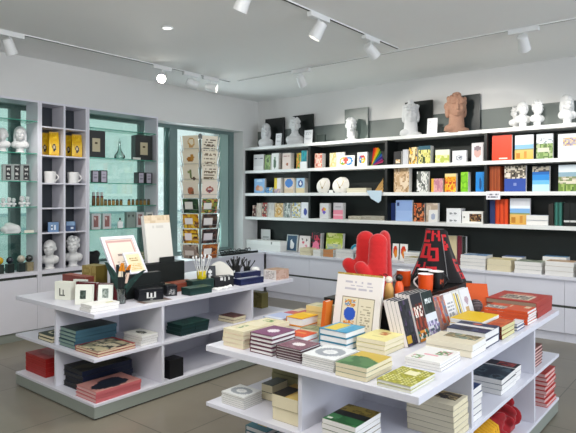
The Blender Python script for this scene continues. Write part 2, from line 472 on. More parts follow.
# ------------------------------------------------------------------ left wall display cabinets
XF = -6.17
ZL = .757
def cabinet(label, y0, y1, kind):
    u = thing('display_cabinet', label, 'cabinet', (XW, (y0 + y1) / 2, 0), group='display cabinets on the left wall')
    h = (y1 - y0) / 2; d = XF - XW; T = .024
    def P(nm, x0, x1, a, c, z0, z1, mat=LAM, bv=.0015): return MB().box(x0, x1, a, c, z0, z1).build(nm, mat, u, bevel=bv)
    P('side_panel', .001, d, -h, -h + T, .102, 2.69); P('side_panel', .001, d, h - T, h, .102, 2.69)
    P('top_panel', .001, d, -h + T + .0005, h - T - .0005, 2.666, 2.69)
    P('ledge', .001, d, -h + T + .0005, h - T - .0005, ZL - .04, ZL)
    P('gap_shade_strip', .001, d - .03, -h + T + .0005, h - T - .0005, .685, ZL - .0405, GAP, 0)  # shade under the ledge, put in as a dark strip
    P('door', .001, d - .004, -h + T + .002, h - T - .002, .103, .6845)
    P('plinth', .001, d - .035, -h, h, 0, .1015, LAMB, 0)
    if kind == 'glass':
        for k, z in enumerate((1.192, 1.488, 1.774, 2.09, 2.455)):
            g = MB().box(.012, d - .012, -h + T + .0005, h - T - .0005, z - .008, z).build('glass_shelf', SHELFG, u)
            e = MB().box(d - .0118, d - .009, -h + T + .0005, h - T - .0005, z - .008, z).build('polished_edge', EDGEG, g)
        MB().box(.002, .008, -h + T + .0005, h - T - .0005, ZL + .0005, 2.6655).build('glass_back', TEAL, u)
    else:
        P('back_panel', .002, .010, -h + T + .0005, h - T - .0005, ZL + .0005, 2.6655, pmat('slate_back', '2C3138', .35, noise=.2, nscale=6), 0)
        P('upright', .0105, d, -.012, .012, ZL + .0005, 2.6655)
        for z in (1.188, 1.472, 1.76, 2.078, 2.408):
            P('shelf', .0105, d - .001, -h + T + .0005, -.0125, z - .016, z); P('shelf', .0105, d - .001, .0125, h - T - .0005, z - .016, z)
    return u
cabinet('white display cabinet with glass shelves at the left edge of the photo', 1.30, 3.104, 'glass')
cabinet('white pigeonhole cabinet with two columns holding yellow bags and mugs', 3.106, 3.699, 'holes')
cabinet('white display cabinet with glass shelves of boxes, next to the window', 3.701, 4.757, 'glass')

# ------------------------------------------------------------------ the two display tables
ZT, ZM, ZBS = .76, .437, .115
def table(label, x0, x1, y0, y1):
    u = thing('display_table', label, 'display table', ((x0 + x1) / 2, (y0 + y1) / 2, 0), group='white three-tier display tables')
    a, c = (x1 - x0) / 2, (y1 - y0) / 2
    MB().box(-a, a, -c, c, ZT - .034, ZT).build('table_top', LAM, u, bevel=.0015)
    MB().box(-a, a, -c, c, ZM - .022, ZM).build('middle_shelf', LAM, u, bevel=.0015)
    MB().box(-a, a, -c, c, ZBS - .02, ZBS).build('base_shelf', LAM, u, bevel=.0015)
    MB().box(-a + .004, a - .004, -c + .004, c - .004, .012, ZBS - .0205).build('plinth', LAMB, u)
    MB().box(-a + .02, a - .02, -c + .02, c - .02, 0, .0115).build('foot_gap_shade', BLACK, u)  # black base stands for the shadow gap at the floor
    T = .012
    for p, z0, z1 in (('lower', ZBS, ZM - .022), ('upper', ZM, ZT - .034)):
        MB().box(-T, T, -c + .03, c - .03, z0 + .0005, z1 - .0005).build('spine_panel', LAM, u)
        for s in (-1, 1):
            yy = s * (c - .61)
            MB().box(T + .0005, a - .004, yy - T, yy + T, z0 + .0005, z1 - .0005).build('divider', LAM, u)
            MB().box(-a + .004, -T - .0005, yy - T, yy + T, z0 + .0005, z1 - .0005).build('divider', LAM, u)
    return u
LX0, LX1, LY0, LY1 = -4.77, -3.565, 2.19, 4.455
RX0, RX1, RY0, RY1 = -2.35, -1.043, 2.145, 4.455
table('white three-tier display table with the framed prints, near the cabinets', LX0, LX1, LY0, LY1)
table('white three-tier display table with book stacks and red mitts in the foreground', RX0, RX1, RY0, RY1)

# ------------------------------------------------------------------ lighting tracks and spotlights
def track(label, p0, p1, slot='3A3C3A', hw=.009):
    p0, p1 = Vector(p0), Vector(p1); d = p1 - p0
    t = thing('lighting_track', label, 'lighting track', (p0 + p1) / 2, math.atan2(d.y, d.x), 'ceiling lighting tracks')
    l = d.length / 2
    MB().box(-l, l, -.012, .012, -.012, 0).build('rail', LAMPW, t)
    MB().box(-l + .01, l - .01, -hw, hw, -.0135, -.0122).build('slot', pmat('track_slot_' + slot, slot, .6), t)
track('ceiling lighting track above the left aisle, parallel to the cabinets', (-5.58, .5, ZC), (-5.58, 5.55, ZC))
track('ceiling lighting track parallel to the bookshelf wall', (-5.45, 5.57, ZC), (.3, 5.57, ZC), '8A8C88', .005)
track('ceiling lighting track above the middle aisle, ending short of the bookshelf', (-2.91, .5, ZC), (-2.91, 5.48, ZC))
def spotlight(label, x, y, along, aim, energy=0, lens=6, drop=.13, cone=75):
    u = thing('track_spotlight', label, 'spotlight', (x, y, ZC - .014), group='white track spotlights')
    q = MB()
    if along == 'y': q.box(-.026, .026, -.14, .14, -.04, 0)
    else: q.box(-.14, .14, -.026, .026, -.04, 0)
    q.build('adapter', LAMPW, u, bevel=.004)
    MB().tube([(0, 0, -.04), (0, 0, -drop)], .008).build('stem', LAMPW, u)
    d = (Vector(aim) - Vector((x, y, ZC - drop))).normalized()
    Q = Matrix.Translation((0, 0, -drop)) @ d.to_track_quat('Z', 'Y').to_matrix().to_4x4()
    h = MB().lathe([(.036, -.07), (.048, -.065), (.058, .085), (.053, .087), (.050, .05)], 20, M=Q, close=False)
    h.lathe([(.0005, -.071), (.036, -.07)], 20, M=Q, close=False)
    h = h.build('lamp_head', LAMPW, u, smooth=True)
    MB().lathe([(.0005, .066), (.052, .064)], 20, M=Q, close=False).build('lens', pmat('lamp_lens_%g' % lens, 'FFF8EC', .3, emis=lens), h)
    if energy:
        L = bpy.data.lights.new('spot_lamp', 'SPOT'); L.energy = energy; L.spot_size = R(cone); L.spot_blend = .6; L.shadow_soft_size = .05; L.color = (1, .955, .89)
        o = bpy.data.objects.new('spot_lamp', L); COL.objects.link(o)
        o.location = Vector((x, y, ZC - .014 - drop)) + d * .13; o.rotation_euler = d.to_track_quat('-Z', 'Y').to_euler()
spotlight('track spotlight at the far left edge of the photo, above the first cabinet', -5.58, 2.50, 'y', (-5.9, 3.4, 1.2), 50, 8)
spotlight('brightly glaring track spotlight above the glass-shelf cabinet', -5.58, 4.36, 'y', (-2.6, 1.6, 1.3), 45, 30)
spotlight('track spotlight right of the glaring one, aimed at the left wall', -5.58, 4.84, 'y', (-4.2, 7.0, 2.2), 90, 4, cone=42)
spotlight('last track spotlight before the corner of the left track', -5.58, 5.18, 'y', (-3.0, 7.0, 2.35), 130, 6, cone=36)
spotlight('track spotlight cut by the top edge of the photo', -2.91, 3.04, 'y', (-4.1, 3.0, 1.0), 42, 4)
spotlight('nearer track spotlight on the middle track', -2.91, 4.0, 'y', (-4.0, 3.4, .9), 70, 4)
spotlight('farther track spotlight on the middle track, near its end', -2.91, 4.9, 'y', (-2.5, 6.9, 1.7), 110, 4)
spotlight('lit track spotlight above the white busts on the bookshelf track', -4.33, 5.57, 'x', (-4.6, 7.0, 1.7), 60, 10)
spotlight('track spotlight at the right on the bookshelf track', -1.62, 5.57, 'x', (-1.7, 7.0, 1.7), 60, 3)
o = thing('ceiling_downlight', 'small round white fitting recessed in the ceiling', 'ceiling light', (-4.27, 3.40, ZC))
MB().lathe([(.055, 0), (.06, -.006), (.045, -.012)], 20).build('trim_ring', LAMPW, o, smooth=True)
MB().lathe([(.044, -.0125), (.02, -.02), (.001, -.022)], 20).build('diffuser', pmat('opal', 'FFFFFF', .4, emis=1.0), o, smooth=True)
# ------------------------------------------------------------------ busts
def bust_parts(style):
    """unit-height bust facing -y, base at z 0"""
    P = []
    if style in ('womanbust', 'curlsbust'):        # shoulders cut straight across, no socle
        P += [('e', (0, .02, .20), (.33, .16, .19)), ('e', (0, -.04, .17), (.27, .14, .16)), ('e', (-.20, .02, .18), (.16, .13, .15), (0, R(32), 0)), ('e', (.20, .02, .18), (.16, .13, .15), (0, R(-32), 0)), ('b', -.31, .31, -.13, .14, 0, .10), ('e', (0, .02, .36), (.20, .12, .09))]
        P += [('c', (0, .03, .3), (0, -.005, .62), .15, .125)]
        hz, k = .705, 1.52
    elif style in ('head', 'topknot', 'antique'):
        if style == 'head': P += [('b', -.24, .24, -.18, .18, 0, .07), ('b', -.13, .17, -.12, .12, .06, .22), ('c', (0, .03, .18), (0, 0, .5), .18, .16)]
        else: P += [('c', (0, .05, 0), (0, .0, .5), .22, .18), ('e', (0, .03, .06), (.33, .2, .08)), ('e', (-.12, -.02, .1), (.20, .15, .12))]
        hz, k = .66, 1.72
    else:
        P += [('c', (0, .02, 0), (0, .02, .05), .17, .165), ('c', (0, .02, .04), (0, .02, .16), .13, .14)]
        P += [('e', (0, .02, .29), (.25, .15, .15)), ('e', (0, -.05, .27), (.19, .12, .13)), ('e', (-.17, .02, .31), (.14, .12, .14), (0, R(32), 0)), ('e', (.17, .02, .31), (.14, .12, .14), (0, R(-32), 0)), ('e', (0, .02, .41), (.20, .115, .075))]
        P += [('c', (0, .02, .38), (0, -.005, .64), .135, .115)]
        hz, k = .70, 1.52
    base = {'womanbust': 'woman', 'curlsbust': 'curls'}.get(style, style)
    style = base
    def E(c, r, rot=None): P.append(('e', (c[0]*k, c[1]*k, hz + c[2]*k), tuple(x*k for x in r)) + ((rot,) if rot else ()))
    E((0, .015, .03), (.132, .155, .155)); E((0, -.04, -.05), (.108, .105, .115)); E((0, -.085, -.12), (.05, .05, .04))
    E((0, -.15, -.012), (.020, .035, .055), (R(-14), 0, 0)); E((0, -.158, -.04), (.026, .026, .018))
    E((-.05, -.118, .045), (.045, .03, .014)); E((.05, -.118, .045), (.045, .03, .014)); E((-.06, -.095, -.035), (.04, .04, .04)); E((.06, -.095, -.035), (.04, .04, .04))
    E((0, -.135, -.085), (.04, .022, .013)); E((0, -.135, -.102), (.033, .022, .013))
    E((-.128, .02, -.005), (.018, .035, .05)); E((.128, .02, -.005), (.018, .035, .05))
    rnd = random.Random(len(style) * 7 + 3)
    if style in ('curls', 'head', 'small'):
        for i in range(34):
            a = rnd.uniform(0, 2 * math.pi); el = rnd.uniform(.05, 1.35)
            c = (.125 * math.cos(a) * math.cos(el), .02 + .155 * math.sin(a) * math.cos(el), .05 + .15 * math.sin(el))
            if c[1] < -.07 and c[2] < .11: continue
            E(c, (.034, .034, .03))
    if style == 'woman':
        E((0, .06, .06), (.142, .15, .155)); E((-.12, .05, -.08), (.035, .08, .16)); E((.12, .05, -.08), (.035, .08, .16)); E((0, .12, -.14), (.11, .06, .18))
    if style == 'topknot':
        E((0, .04, .06), (.138, .15, .135)); E((0, -.02, .195), (.05, .055, .045)); E((0, .13, -.05), (.1, .08, .12))
        for i in range(13):
            a = R(-195 + 17.5 * i); E((.118 * math.cos(a), .0 + .125 * math.sin(a), .105 + .02 * (i % 2)), (.028, .028, .026))
        E((-.122, .02, -.06), (.03, .05, .09)); E((.122, .02, -.06), (.03, .05, .09))
    if style == 'antique':
        E((0, .04, .06), (.14, .15, .135)); E((0, -.01, .19), (.07, .08, .04))
        for i in range(15):
            a = R(-195 + 15 * i); E((.122 * math.cos(a), .0 + .12 * math.sin(a), .09 + rnd.uniform(-.03, .05)), (.03, .03, .042))
        E((-.132, .03, -.06), (.04, .055, .10)); E((-.15, .05, .02), (.035, .05, .06)); E((.125, .05, -.07), (.03, .05, .09))
    if style == 'bald':
        for i in range(8):
            a = R(-10 + 25 * i); E((.12 * math.cos(a), .03 + .12 * math.sin(a), -.02), (.03, .03, .045))
    return P
BUSTMESH = {}
def bust(label, loc, h, rz, style, mat=PLASTER, name='bust', group=None, cat='bust', sx=1.0):
    key = (style, mat.name)
    if key not in BUSTMESH:
        o = remeshed(bust_parts(style), name, mat, .0125, smooth=2); BUSTMESH[key] = o.data
    else:
        o = bpy.data.objects.new(name, BUSTMESH[key]); COL.objects.link(o)
    o.location = (loc[0], loc[1], loc[2] + .0012); o.scale = (h * sx, h, h); o.rotation_euler = (0, 0, rz)
    return tag(o, label, cat, group)
def loose_card(label, loc, w, d, art, rz=0, name='leaflet', cat='leaflet', t=.002, group=None):
    r = thing(name, label, cat, loc, rz, group)
    m = MB(); m.box(-w/2, w/2, -d/2, d/2, .0005, t, lin('E8E6E0'), skip='t'); m.grid((-w/2, -d/2, t), (w, 0, 0), (0, d, 0), 18, 12, art)
    m.build('sheet', PRINT, r); return r
FACE_L = R(62)        # items in the left cabinets face +X and a little towards the entrance
XB = -6.30
ZG = (.757, 1.192, 1.488, 1.774, 2.09, 2.455)

# ---- left-edge cabinet
bust('white bust standing on the second glass shelf of the left-edge cabinet', (XB, 2.941, ZG[4]), .30, FACE_L, 'woman')
bust('white bust cut by the left photo edge, on the second glass shelf', (XB + .03, 2.734, ZG[4]), .27, FACE_L, 'bald')
for k, (l, r, nm) in enumerate(((3.5, 10.5, 'leftmost'), (12, 19, 'middle'), (21, 28.5, 'rightmost'))):
    y, w, h = [(2.789, 0.076, 0.183), (2.882, 0.078, 0.188), (2.9855, 0.085, 0.192)][k]
    pbox('gift_box', nm + ' of three grey gift boxes with black lettered front on glass shelf', 'box', (XB, y, ZG[3]), w * 1.1, .09, h, '9AA09C',
         front=lay('8E9693', (.35, .04, 1, .96, textlines('0C0D0E', 'B9B9B4', .15, .85, 7, 5 + k, .2, .8))), rz=R(75), group='grey boxes in the left cabinet')
for k, (p, q) in enumerate(((4, .78), (9, .82), (14.5, .75), (22, .95), (28, .9))):
    y = [2.757, 2.811, 2.871, 2.954, 3.022][k]
    bust(['leftmost tiny white bust in the group of three', 'middle tiny white bust in the group of three', 'right tiny white bust in the group of three', 'left tiny white bust of the pair', 'right tiny white bust of the pair'][k] + ' on the third glass shelf',
         (XB + (.02 if k % 2 else 0), y, ZG[2]), .125 * q, FACE_L, 'small', group='tiny white busts in the left cabinet')
y = 2.843
o = remeshed([('e', (0, 0, .055), (.075, .06, .055)), ('e', (.05, 0, .05), (.045, .05, .045)), ('e', (-.06, -.01, .045), (.05, .045, .04)), ('e', (.08, -.02, .03), (.02, .02, .025)), ('b', -.06, .08, -.045, .045, 0, .025), ('e', (-.02, 0, .09), (.05, .045, .03))], 'plaster_head', PLASTER, .006, smooth=2)
single(o, 'white plaster head lying on the lowest glass shelf of the left-edge cabinet', 'sculpture', (XB, y, ZG[1] + .001), R(70))
y = 3.016
pbox('price_card', 'small cream price card lying beside the plaster head', 'card', (XB + .06, y, ZG[1]), .10, .02, .03, 'E6E2D2', rz=R(75))
# paperweights on stands
PW = [('4', 'D9A520', '8a6a1e', .046, 'yellow glass ball'), ('12', '1B2530', '51606a', .042, 'dark blue glass ball'), ('21', 'B9B3A2', '77726a', .047, 'pale grey glass ball'), ('28', '2A2A28', 'C9C4B4', .045, 'black and white streaked glass ball')]
for k in range(4):
    nm, c1, c2, rad, ds = PW[k]
    y = [2.748, 2.834, 2.939, 3.018][k]
    r = thing('paperweight', ds + ' on a dark cube in the left-edge cabinet bottom', 'ornament', (XB + .03, y + (-.045, -.02, 0, .012)[k], ZL), R(90), 'glass balls on cube stands')
    MB().box(-.036, .036, -.036, .036, .0006, .1).build('stand', pmat('dark_cube_%d' % k, ['26302A', '14201E', '1C2A28', '8C8264'][k], .4, noise=.4, nscale=40), r, bevel=.003)
    MB().ball((0, 0, .1 + rad * .93), rad * .9, 16, 10).build('ball', pmat('marbled_%d' % k, c1, .15, noise=.7, nscale=35, coat=.6), r, smooth=True)

# ---- pigeonhole cabinet
def bag(label, y, z, x, h, w, rz):
    r = thing('coffee_bag', label, 'bag', (x, y, z), rz, 'yellow bags in the pigeonholes')
    m = MB(); prof = [(0, 1, .72), (.06, 1.02, 1), (.55, 1.0, .95), (.8, .96, .6), (.9, .93, .25), (1.0, .97, .10)]
    art = lay(blot(['E2B50E', 'D9A80C', 'EBC42A'], 4, 4), (.34, .2, .68, .52, disc('E3B710', (.5, .5, .5, .5, '1E1A10'))), (.44, .3, .58, .42, 'C9B48C'), (.25, .68, .78, .76, textlines('DDAF10', '3A2C08', 0, 1, 2, 3, 0, 1)))
    yel = lin('DDAE0E'); NX = 10
    ring = []
    for t, a, b in prof:
        hw, hd = w / 2 * a, w * .28 * b
        ring.append([(-hw, -hd, t * h + .001), (hw, -hd, t * h + .001), (hw, hd, t * h + .001), (-hw, hd, t * h + .001)])
    NV = 16
    def at(t):
        for i in range(len(prof) - 1):
            if prof[i][0] <= t <= prof[i+1][0]:
                q = (t - prof[i][0]) / (prof[i+1][0] - prof[i][0]); return w/2 * (prof[i][1]*(1-q) + prof[i+1][1]*q), w*.28 * (prof[i][2]*(1-q) + prof[i+1][2]*q)
    for j in range(NV):
        t0, t1 = j / NV, (j + 1) / NV
        w0, d0 = at(t0); w1, d1 = at(t1)
        for i in range(NX):
            u0, u1 = i / NX * 2 - 1, (i + 1) / NX * 2 - 1
            m.face([(u0*w0, -d0, t0*h+.001), (u1*w0, -d0, t0*h+.001), (u1*w1, -d1, t1*h+.001), (u0*w1, -d1, t1*h+.001)], art((i+.5)/NX, (j+.5)/NV))
        m.face([(w0, -d0, t0*h+.001), (w0, d0, t0*h+.001), (w1, d1, t1*h+.001), (w1, -d1, t1*h+.001)], yel)
        m.face([(-w0, d0, t0*h+.001), (-w0, -d0, t0*h+.001), (-w1, -d1, t1*h+.001), (-w1, d1, t1*h+.001)], yel)
        m.face([(w0, d0, t0*h+.001), (-w0, d0, t0*h+.001), (-w1, d1, t1*h+.001), (w1, d1, t1*h+.001)], yel)
    w0, d0 = at(0); m.face([(-w0, d0, .001), (w0, d0, .001), (w0, -d0, .001), (-w0, -d0, .001)], yel)
    m.build('pouch', GLOSSY, r)
    MB().box(-w*.47, w*.47, -w*.05, w*.05, h * .985, h * 1.03).build('folded_top', pmat('bag_yellow', 'D2A30A', .4), r)
yc = [3.216, 3.338, 3.507, 3.618]
bag('yellow foil bag at the back left of the left pigeonhole', 3.262, 2.078, -6.385, .27, .11, R(80))
bag('yellow foil bag with black emblem at the front of the left pigeonhole', 3.318, 2.078, -6.262, .275, .108, R(72))
bag('yellow foil bag at the back left of the right pigeonhole', 3.56, 2.078, -6.385, .265, .11, R(80))
bag('yellow foil bag with black emblem at the front of the right pigeonhole', 3.607, 2.078, -6.26, .27, .115, R(70))
def mug(label, loc, h, r, col, art=None, rz=0, group=None, mat=None, inner='F4F2EE', handle=None):
    u = thing('mug', label, 'mug', loc, rz, group)
    m = MB(); c = lin(col) if isinstance(col, str) else col
    seg = 28; prof = [(r*.8, .001), (r*.9, .004), (r*.94, h*.12), (r*.99, h*.6), (r, h*.93), (r*1.0, h)]
    NV = 14
    for j in range(NV):
        z0, z1 = h * j / NV + .001, h * (j + 1) / NV + .001
        r0 = r * (.9 + .1 * min(1, (j / NV) ** .5)); r1 = r * (.9 + .1 * min(1, ((j + 1) / NV) ** .5))
        for k in range(seg):
            a0, a1 = 2*math.pi*k/seg, 2*math.pi*(k+1)/seg
            cc = art(k / seg, (j + .5) / NV) if art else c
            m.face([(r0*math.cos(a0), r0*math.sin(a0), z0), (r0*math.cos(a1), r0*math.sin(a1), z0), (r1*math.cos(a1), r1*math.sin(a1), z1), (r1*math.cos(a0), r1*math.sin(a0), z1)], cc)
    m.lathe([(r*.9, .001), (.0005, .0012)], seg, c, close=False)
    m.build('cup_wall', mat or GLOSSY, u, smooth=True)
    MB().lathe([(r*1.0, h + .001), (r*.985, h + .004), (r*.93, h + .001), (r*.9, h*.3), (r*.6, h*.1), (.0005, h*.09)], seg, inner, close=False).build('inner_glaze', GLOSSY, u, smooth=True)
    pts = [(r*.96 + .36*h*math.sin(math.pi*t)*.75, 0, h*(.82 - .64*t)) for t in [i/10 for i in range(11)]]
    MB().tube(pts, h*.06, 8, handle or col).build('handle', GLOSSY, u, smooth=True)
    return u
ys = [3.261, 3.561]
mug('plain white mug in the left pigeonhole below the yellow bags', (-6.24, ys[0], 1.76), .13, .066, 'E9E8E6', rz=R(40), group='white mugs')
mug('plain white mug in the right pigeonhole below the yellow bags', (-6.24, ys[1] - .01, 1.76), .13, .066, 'E9E8E6', rz=R(40), group='white mugs')
ys = [3.302, 3.534]
cup = lay('6E8FB8', (.28, .2, .44, .7, 'E8EEF4'), (.56, .2, .72, .7, 'E8EEF4'), (.3, .4, .4, .6, '22304A'))
pbox('gift_box', 'light blue gift box with two white cup motifs in the left pigeonhole', 'box', (-6.25, ys[0], 1.188), .115, .1, .115, '4F6F9C', front=cup, rz=R(68), side=solid('2A3F66'))
pbox('gift_box', 'dark blue gift box with pale motifs in the right pigeonhole', 'box', (-6.27, ys[1], 1.188), .11, .1, .115, '2D3F60', front=lay('3A5580', (.1, .55, .9, .98, '86A6C8'), (.5, .2, .75, .45, 'D8E0E8')), rz=R(62))
ys = [3.248, 3.554]
bust('white bust in the bottom left pigeonhole', (-6.26, 3.265, ZL), .345, FACE_L - .2, 'bald')
bust('white bust with curly hair in the bottom right pigeonhole', (-6.26, ys[1] + .005, ZL), .36, FACE_L - .2, 'curls')

# ---- glass cabinet beside the window
lab = lay('2B2D2C', (.28, .22, .72, .72, disc('C9BE9C', (.5, .58, .1, .14, '4A3A20'))))
y, w, h = (3.9175, 0.169, 0.359)
pbox('gift_box', 'tall black gift box with cream label at the left of the top glass shelf', 'box', (-6.29, 3.865, ZG[4]), .23, .12, .335, '1F2121', front=lab, rz=R(80))
y, w, h = (4.626, 0.196, 0.41)
pbox('gift_box', 'tall black gift box with cream label at the right of the top glass shelf', 'box', (-6.30, 4.585, ZG[4]), .24, .15, .335, '1F2121', front=lab, rz=R(76), side=solid('3A4040'))
y = 4.222
r = thing('decanter', 'clear glass decanter with a wide bowl between the two black boxes', 'decanter', (-6.28, y, ZG[4]))
MB().lathe([(.055, .001), (.07, .02), (.068, .045), (.03, .10), (.014, .15), (.013, .21), (.018, .225)], 20, close=False).build('flask', glassmat('decanter_glass', 'DDF0EC', gl=.6), r, smooth=True)
MB().lathe([(.0005, .215), (.008, .22), (.011, .24), (.006, .262), (.0005, .264)], 12, close=False).build('stopper', MATS['decanter_glass'], r, smooth=True)
y = 4.442
pbox('price_card', 'small white price card at the front of the top glass shelf', 'card', (-6.215, y, ZG[4]), .10, .02, .03, 'E9E8E2', rz=R(75))
fr = lay('23262B', (.14, .1, .86, .9, textlines('B9B4C4', '8C8796', .2, .8, 5, 4)))
for k, (ds, dp) in enumerate((('leftmost', .05), ('second', .05), ('third', .13), ('rightmost', .13))):
    y, w, h = [(3.8355, 0.069, 0.154), (3.9545, 0.113, 0.159), (4.5515, 0.129, 0.154), (4.6905, 0.117, 0.152)][k]
    pbox('gift_box', ds + ' black framed gift box with pale front on the second glass shelf', 'box', (-6.255 - dp / 4, y + (.02, .02, -.02, -.035)[k], ZG[3]), .092, dp, h, '1E2226', front=fr, rz=R(80), group='black boxes with pale fronts')
for k in range(3):
    y = [3.829, 3.889, 3.944][k]
    r = thing('bottle', ['left', 'middle', 'right'][k] + ' small amber bottle with dark red cap on the third glass shelf', 'bottle', (-6.25, y, ZG[2]), 0, 'small amber bottles')
    MB().lathe([(.019, .001), (.0215, .004), (.0215, .09), (.016, .1)], 14, ['6A4A22', '7A5A2A', '8C7A44'][k]).build('bottle_body', GLOSSY, r, smooth=True)
    MB().lathe([(.020, .1005), (.020, .12), (.018, .123)], 14, '5A1418').build('cap', GLOSSY, r, smooth=True)
    MB().box(-.012, .012, -.012, .012, .1232, .17).build('tag', pmat('bottle_tag', 'B8C2BE', .5), r)
jn = 0
for l0, l1, n, ds in [(3.997, 4.224, 5, 'left'), (4.346, 4.657, 6, 'right')]:
    for k in range(n):
        y = l0 + (l1 - l0) * k / (n - 1)
        r = thing('jar', ['first', 'second', 'third', 'fourth', 'fifth', 'sixth'][k] + ' gold-brown jar from the left in the ' + ds + ' row on the third glass shelf', 'jar', (-6.25, y, ZG[2]), 0, 'gold brown jars')
        MB().lathe([(.017, .001), (.0195, .005), (.0195, .055), (.017, .06)], 14, ['7A6428', '8A6A30', '9A7A34', '6A5424'][(k + jn) % 4]).build('jar_body', GLOSSY, r, smooth=True)
        MB().lathe([(.018, .0605), (.018, .078)], 14, '2E2A1C').build('lid', GLOSSY, r, smooth=True)
    jn += 2
y = 4.235
loose_card('white leaflet lying in front of the jars on the third glass shelf', (-6.207, y, ZG[2]), .18, .05, solid('EDEDE8'), R(80))
pk = lay('C9CBCB', (.22, .12, .78, .88, disc('8E5F5A', (.3, .75, .18, .12, 'D9C8C0'))))
pk2 = lay('D5D6D2', (.2, .62, .85, .85, '5A605E'))
for k, (ds, art) in enumerate((('leftmost white carton with a pink window', pk), ('second white carton with a pink window', pk), ('third white carton with a pink window', pk), ('white carton with a dark band', pk2))):
    y, w, h = [(3.856, 0.098, 0.197), (4.0115, 0.115, 0.193), (4.5115, 0.127, 0.201), (4.686, 0.108, 0.198)][k]
    pbox('gift_box', ds + ' on the lowest glass shelf beside the window', 'box', (-6.26, y + (0, 0, 0, -.022)[k], ZG[1]), .105, .07, h, 'CFD1D0', front=art, rz=R(78), group='white cartons on the lowest glass shelf')
y, w, h = (4.372, 0.132, 0.211)
pbox('gift_box', 'grey green double carton with two dark dots on the lowest glass shelf', 'box', (-6.27, y, ZG[1]), .115, .08, h * .98, '7F9089', front=disc(lay('8A9A93', (.485, 0, .515, 1, '5E6C68')), (.25, .76, .09, .09, '26302E'), (.75, .76, .09, .09, '26302E')), rz=R(78))
y = 4.21
r = thing('bottle', 'small white perfume bottle with black stopper on the lowest glass shelf', 'bottle', (-6.25, y, ZG[1]), R(70))
MB().box(-.032, .032, -.02, .02, .001, .085, 'E8ECEB').box(-.012, .012, -.012, .012, .085, .105, 'C9D2D0').build('bottle_body', GLOSSY, r, bevel=.004)
MB().lathe([(.012, .1055), (.014, .125), (.008, .135)], 12, '25282A').build('stopper', GLOSSY, r, smooth=True)
for k, (dx, ds) in enumerate(((0, 'left'), (.2, 'right'))):
    y = [3.847, 4.55][k]
    o = remeshed([('e', (0, 0, .07), (.07, .07, .07)), ('e', (.03, .02, .12), (.05, .05, .05)), ('e', (-.03, 0, .11), (.045, .05, .05)), ('b', -.06, .06, -.055, .055, 0, .04)], 'felt_hat', pmat('black_felt', '17191B', .9, noise=.2), .008)
    single(o, ds + ' black felt hat lying in the bottom of the cabinet beside the window', 'hat', (-6.29, y if k == 0 else 4.44, ZL + .001), .4, 'black felt hats')
y = 4.623
stack((-6.29, 4.635, .16, .16, .10), ZL, 3, 'green book', 'in the cabinet bottom behind the white upright book', solid('4E7A3C'), '3E6A32', side='+x', paper=PAGE_C)

# ------------------------------------------------------------------ postcard spinner and cards
RK = (-5.115, 4.575)
rk = thing('postcard_rack', 'tall wire postcard spinner standing between the left table and the window', 'card rack', (RK[0], RK[1], 0))
MB().lathe([(.22, .001), (.22, .02), (.03, .035)], 24).build('base_disc', STEEL, rk, smooth=True)
MB().tube([(0, 0, .03), (0, 0, 2.36)], .014).build('pole', STEEL, rk)
MB().lathe([(.05, 2.30), (.05, 2.33), (.01, 2.37)], 16).build('top_cap', STEEL, rk, smooth=True)
A0 = math.atan2(-RK[1], -RK[0])
gold = ['E6DCC4', 'E9DFC6', 'E4DAC0']
cardart = {}
cardart['L'] = [disc('E7DDC3', (.55, .62, .22, .26, 'C9A25A', .7), (.5, .35, .12, .1, 'C79A60')), disc('E9E0C8', (.45, .5, .22, .16, 'A8702A'), (.6, .62, .12, .2, 'B98638')), disc('E8DFC8', (.5, .55, .07, .3, '6E7A4A'), (.68, .25, .15, .08, '5A4632'), (.4, .62, .1, .08, '8E9A60')),
    disc('E6DCC8', (.5, .42, .2, .24, 'B06A4A'), (.62, .3, .1, .1, '7E5A3A')), lay(blot(['24402C', '3A5A34', '1A2E22'], 5, 4), (.12, .3, .6, .78, 'DDDBD2')), lay(blot(['C99A18', 'B8761A', '6A4020', 'D9B430'], 6, 5), (.1, .3, .62, .74, 'E2DEDA')),
    lay(blot(['D2A21C', 'A8702A', '4A2A1A', 'D9B84A'], 7, 5), (.1, .25, .55, .68, 'E2D8DA')), lay(blot(['8A7A70', 'A89888', '5A4A40'], 8, 4), (.1, .25, .7, .6, 'C9BEB6'))]
cardart['R'] = [textlines('E8E0CC', '6A5A48', .1, .95, 7, 3, .1, .9), textlines('E7DEC8', '84735C', .1, .92, 8, 4, .1, .9), textlines('E8DFCC', '7A6A50', .2, .9, 6, 6, .15, .85), disc('E8DCCC', (.5, .5, .25, .18, 'A85A4A', .5), (.5, .42, .16, .1, '7A4A5A')),
    lay(blot(['7A8A3A', '3A4A22', 'A8604A', 'B8B04A'], 9, 6), (.15, .28, .62, .72, 'E2E0D6')), lay(blot(['2A1E1A', '4A362A', '6E5A48'], 10, 5), (.12, .25, .68, .7, 'DAD6D2')), lay(blot(['2E2222', '5A4038', '1E1816'], 11, 5), (.15, .25, .68, .7, 'CFC9CC')),
    lay(blot(['8A4A22', 'B06A30', '5A2E1A'], 12, 5), (.12, .3, .6, .68, 'E0DAD4'))]
cardart['S'] = [blot(['B9AE92', 'D2C8AC', '9A8E78'], 20 + k, 4) if k < 4 else blot(['5A4A3A', '2E2A24', '8A7A60'], 20 + k, 4) for k in range(8)]
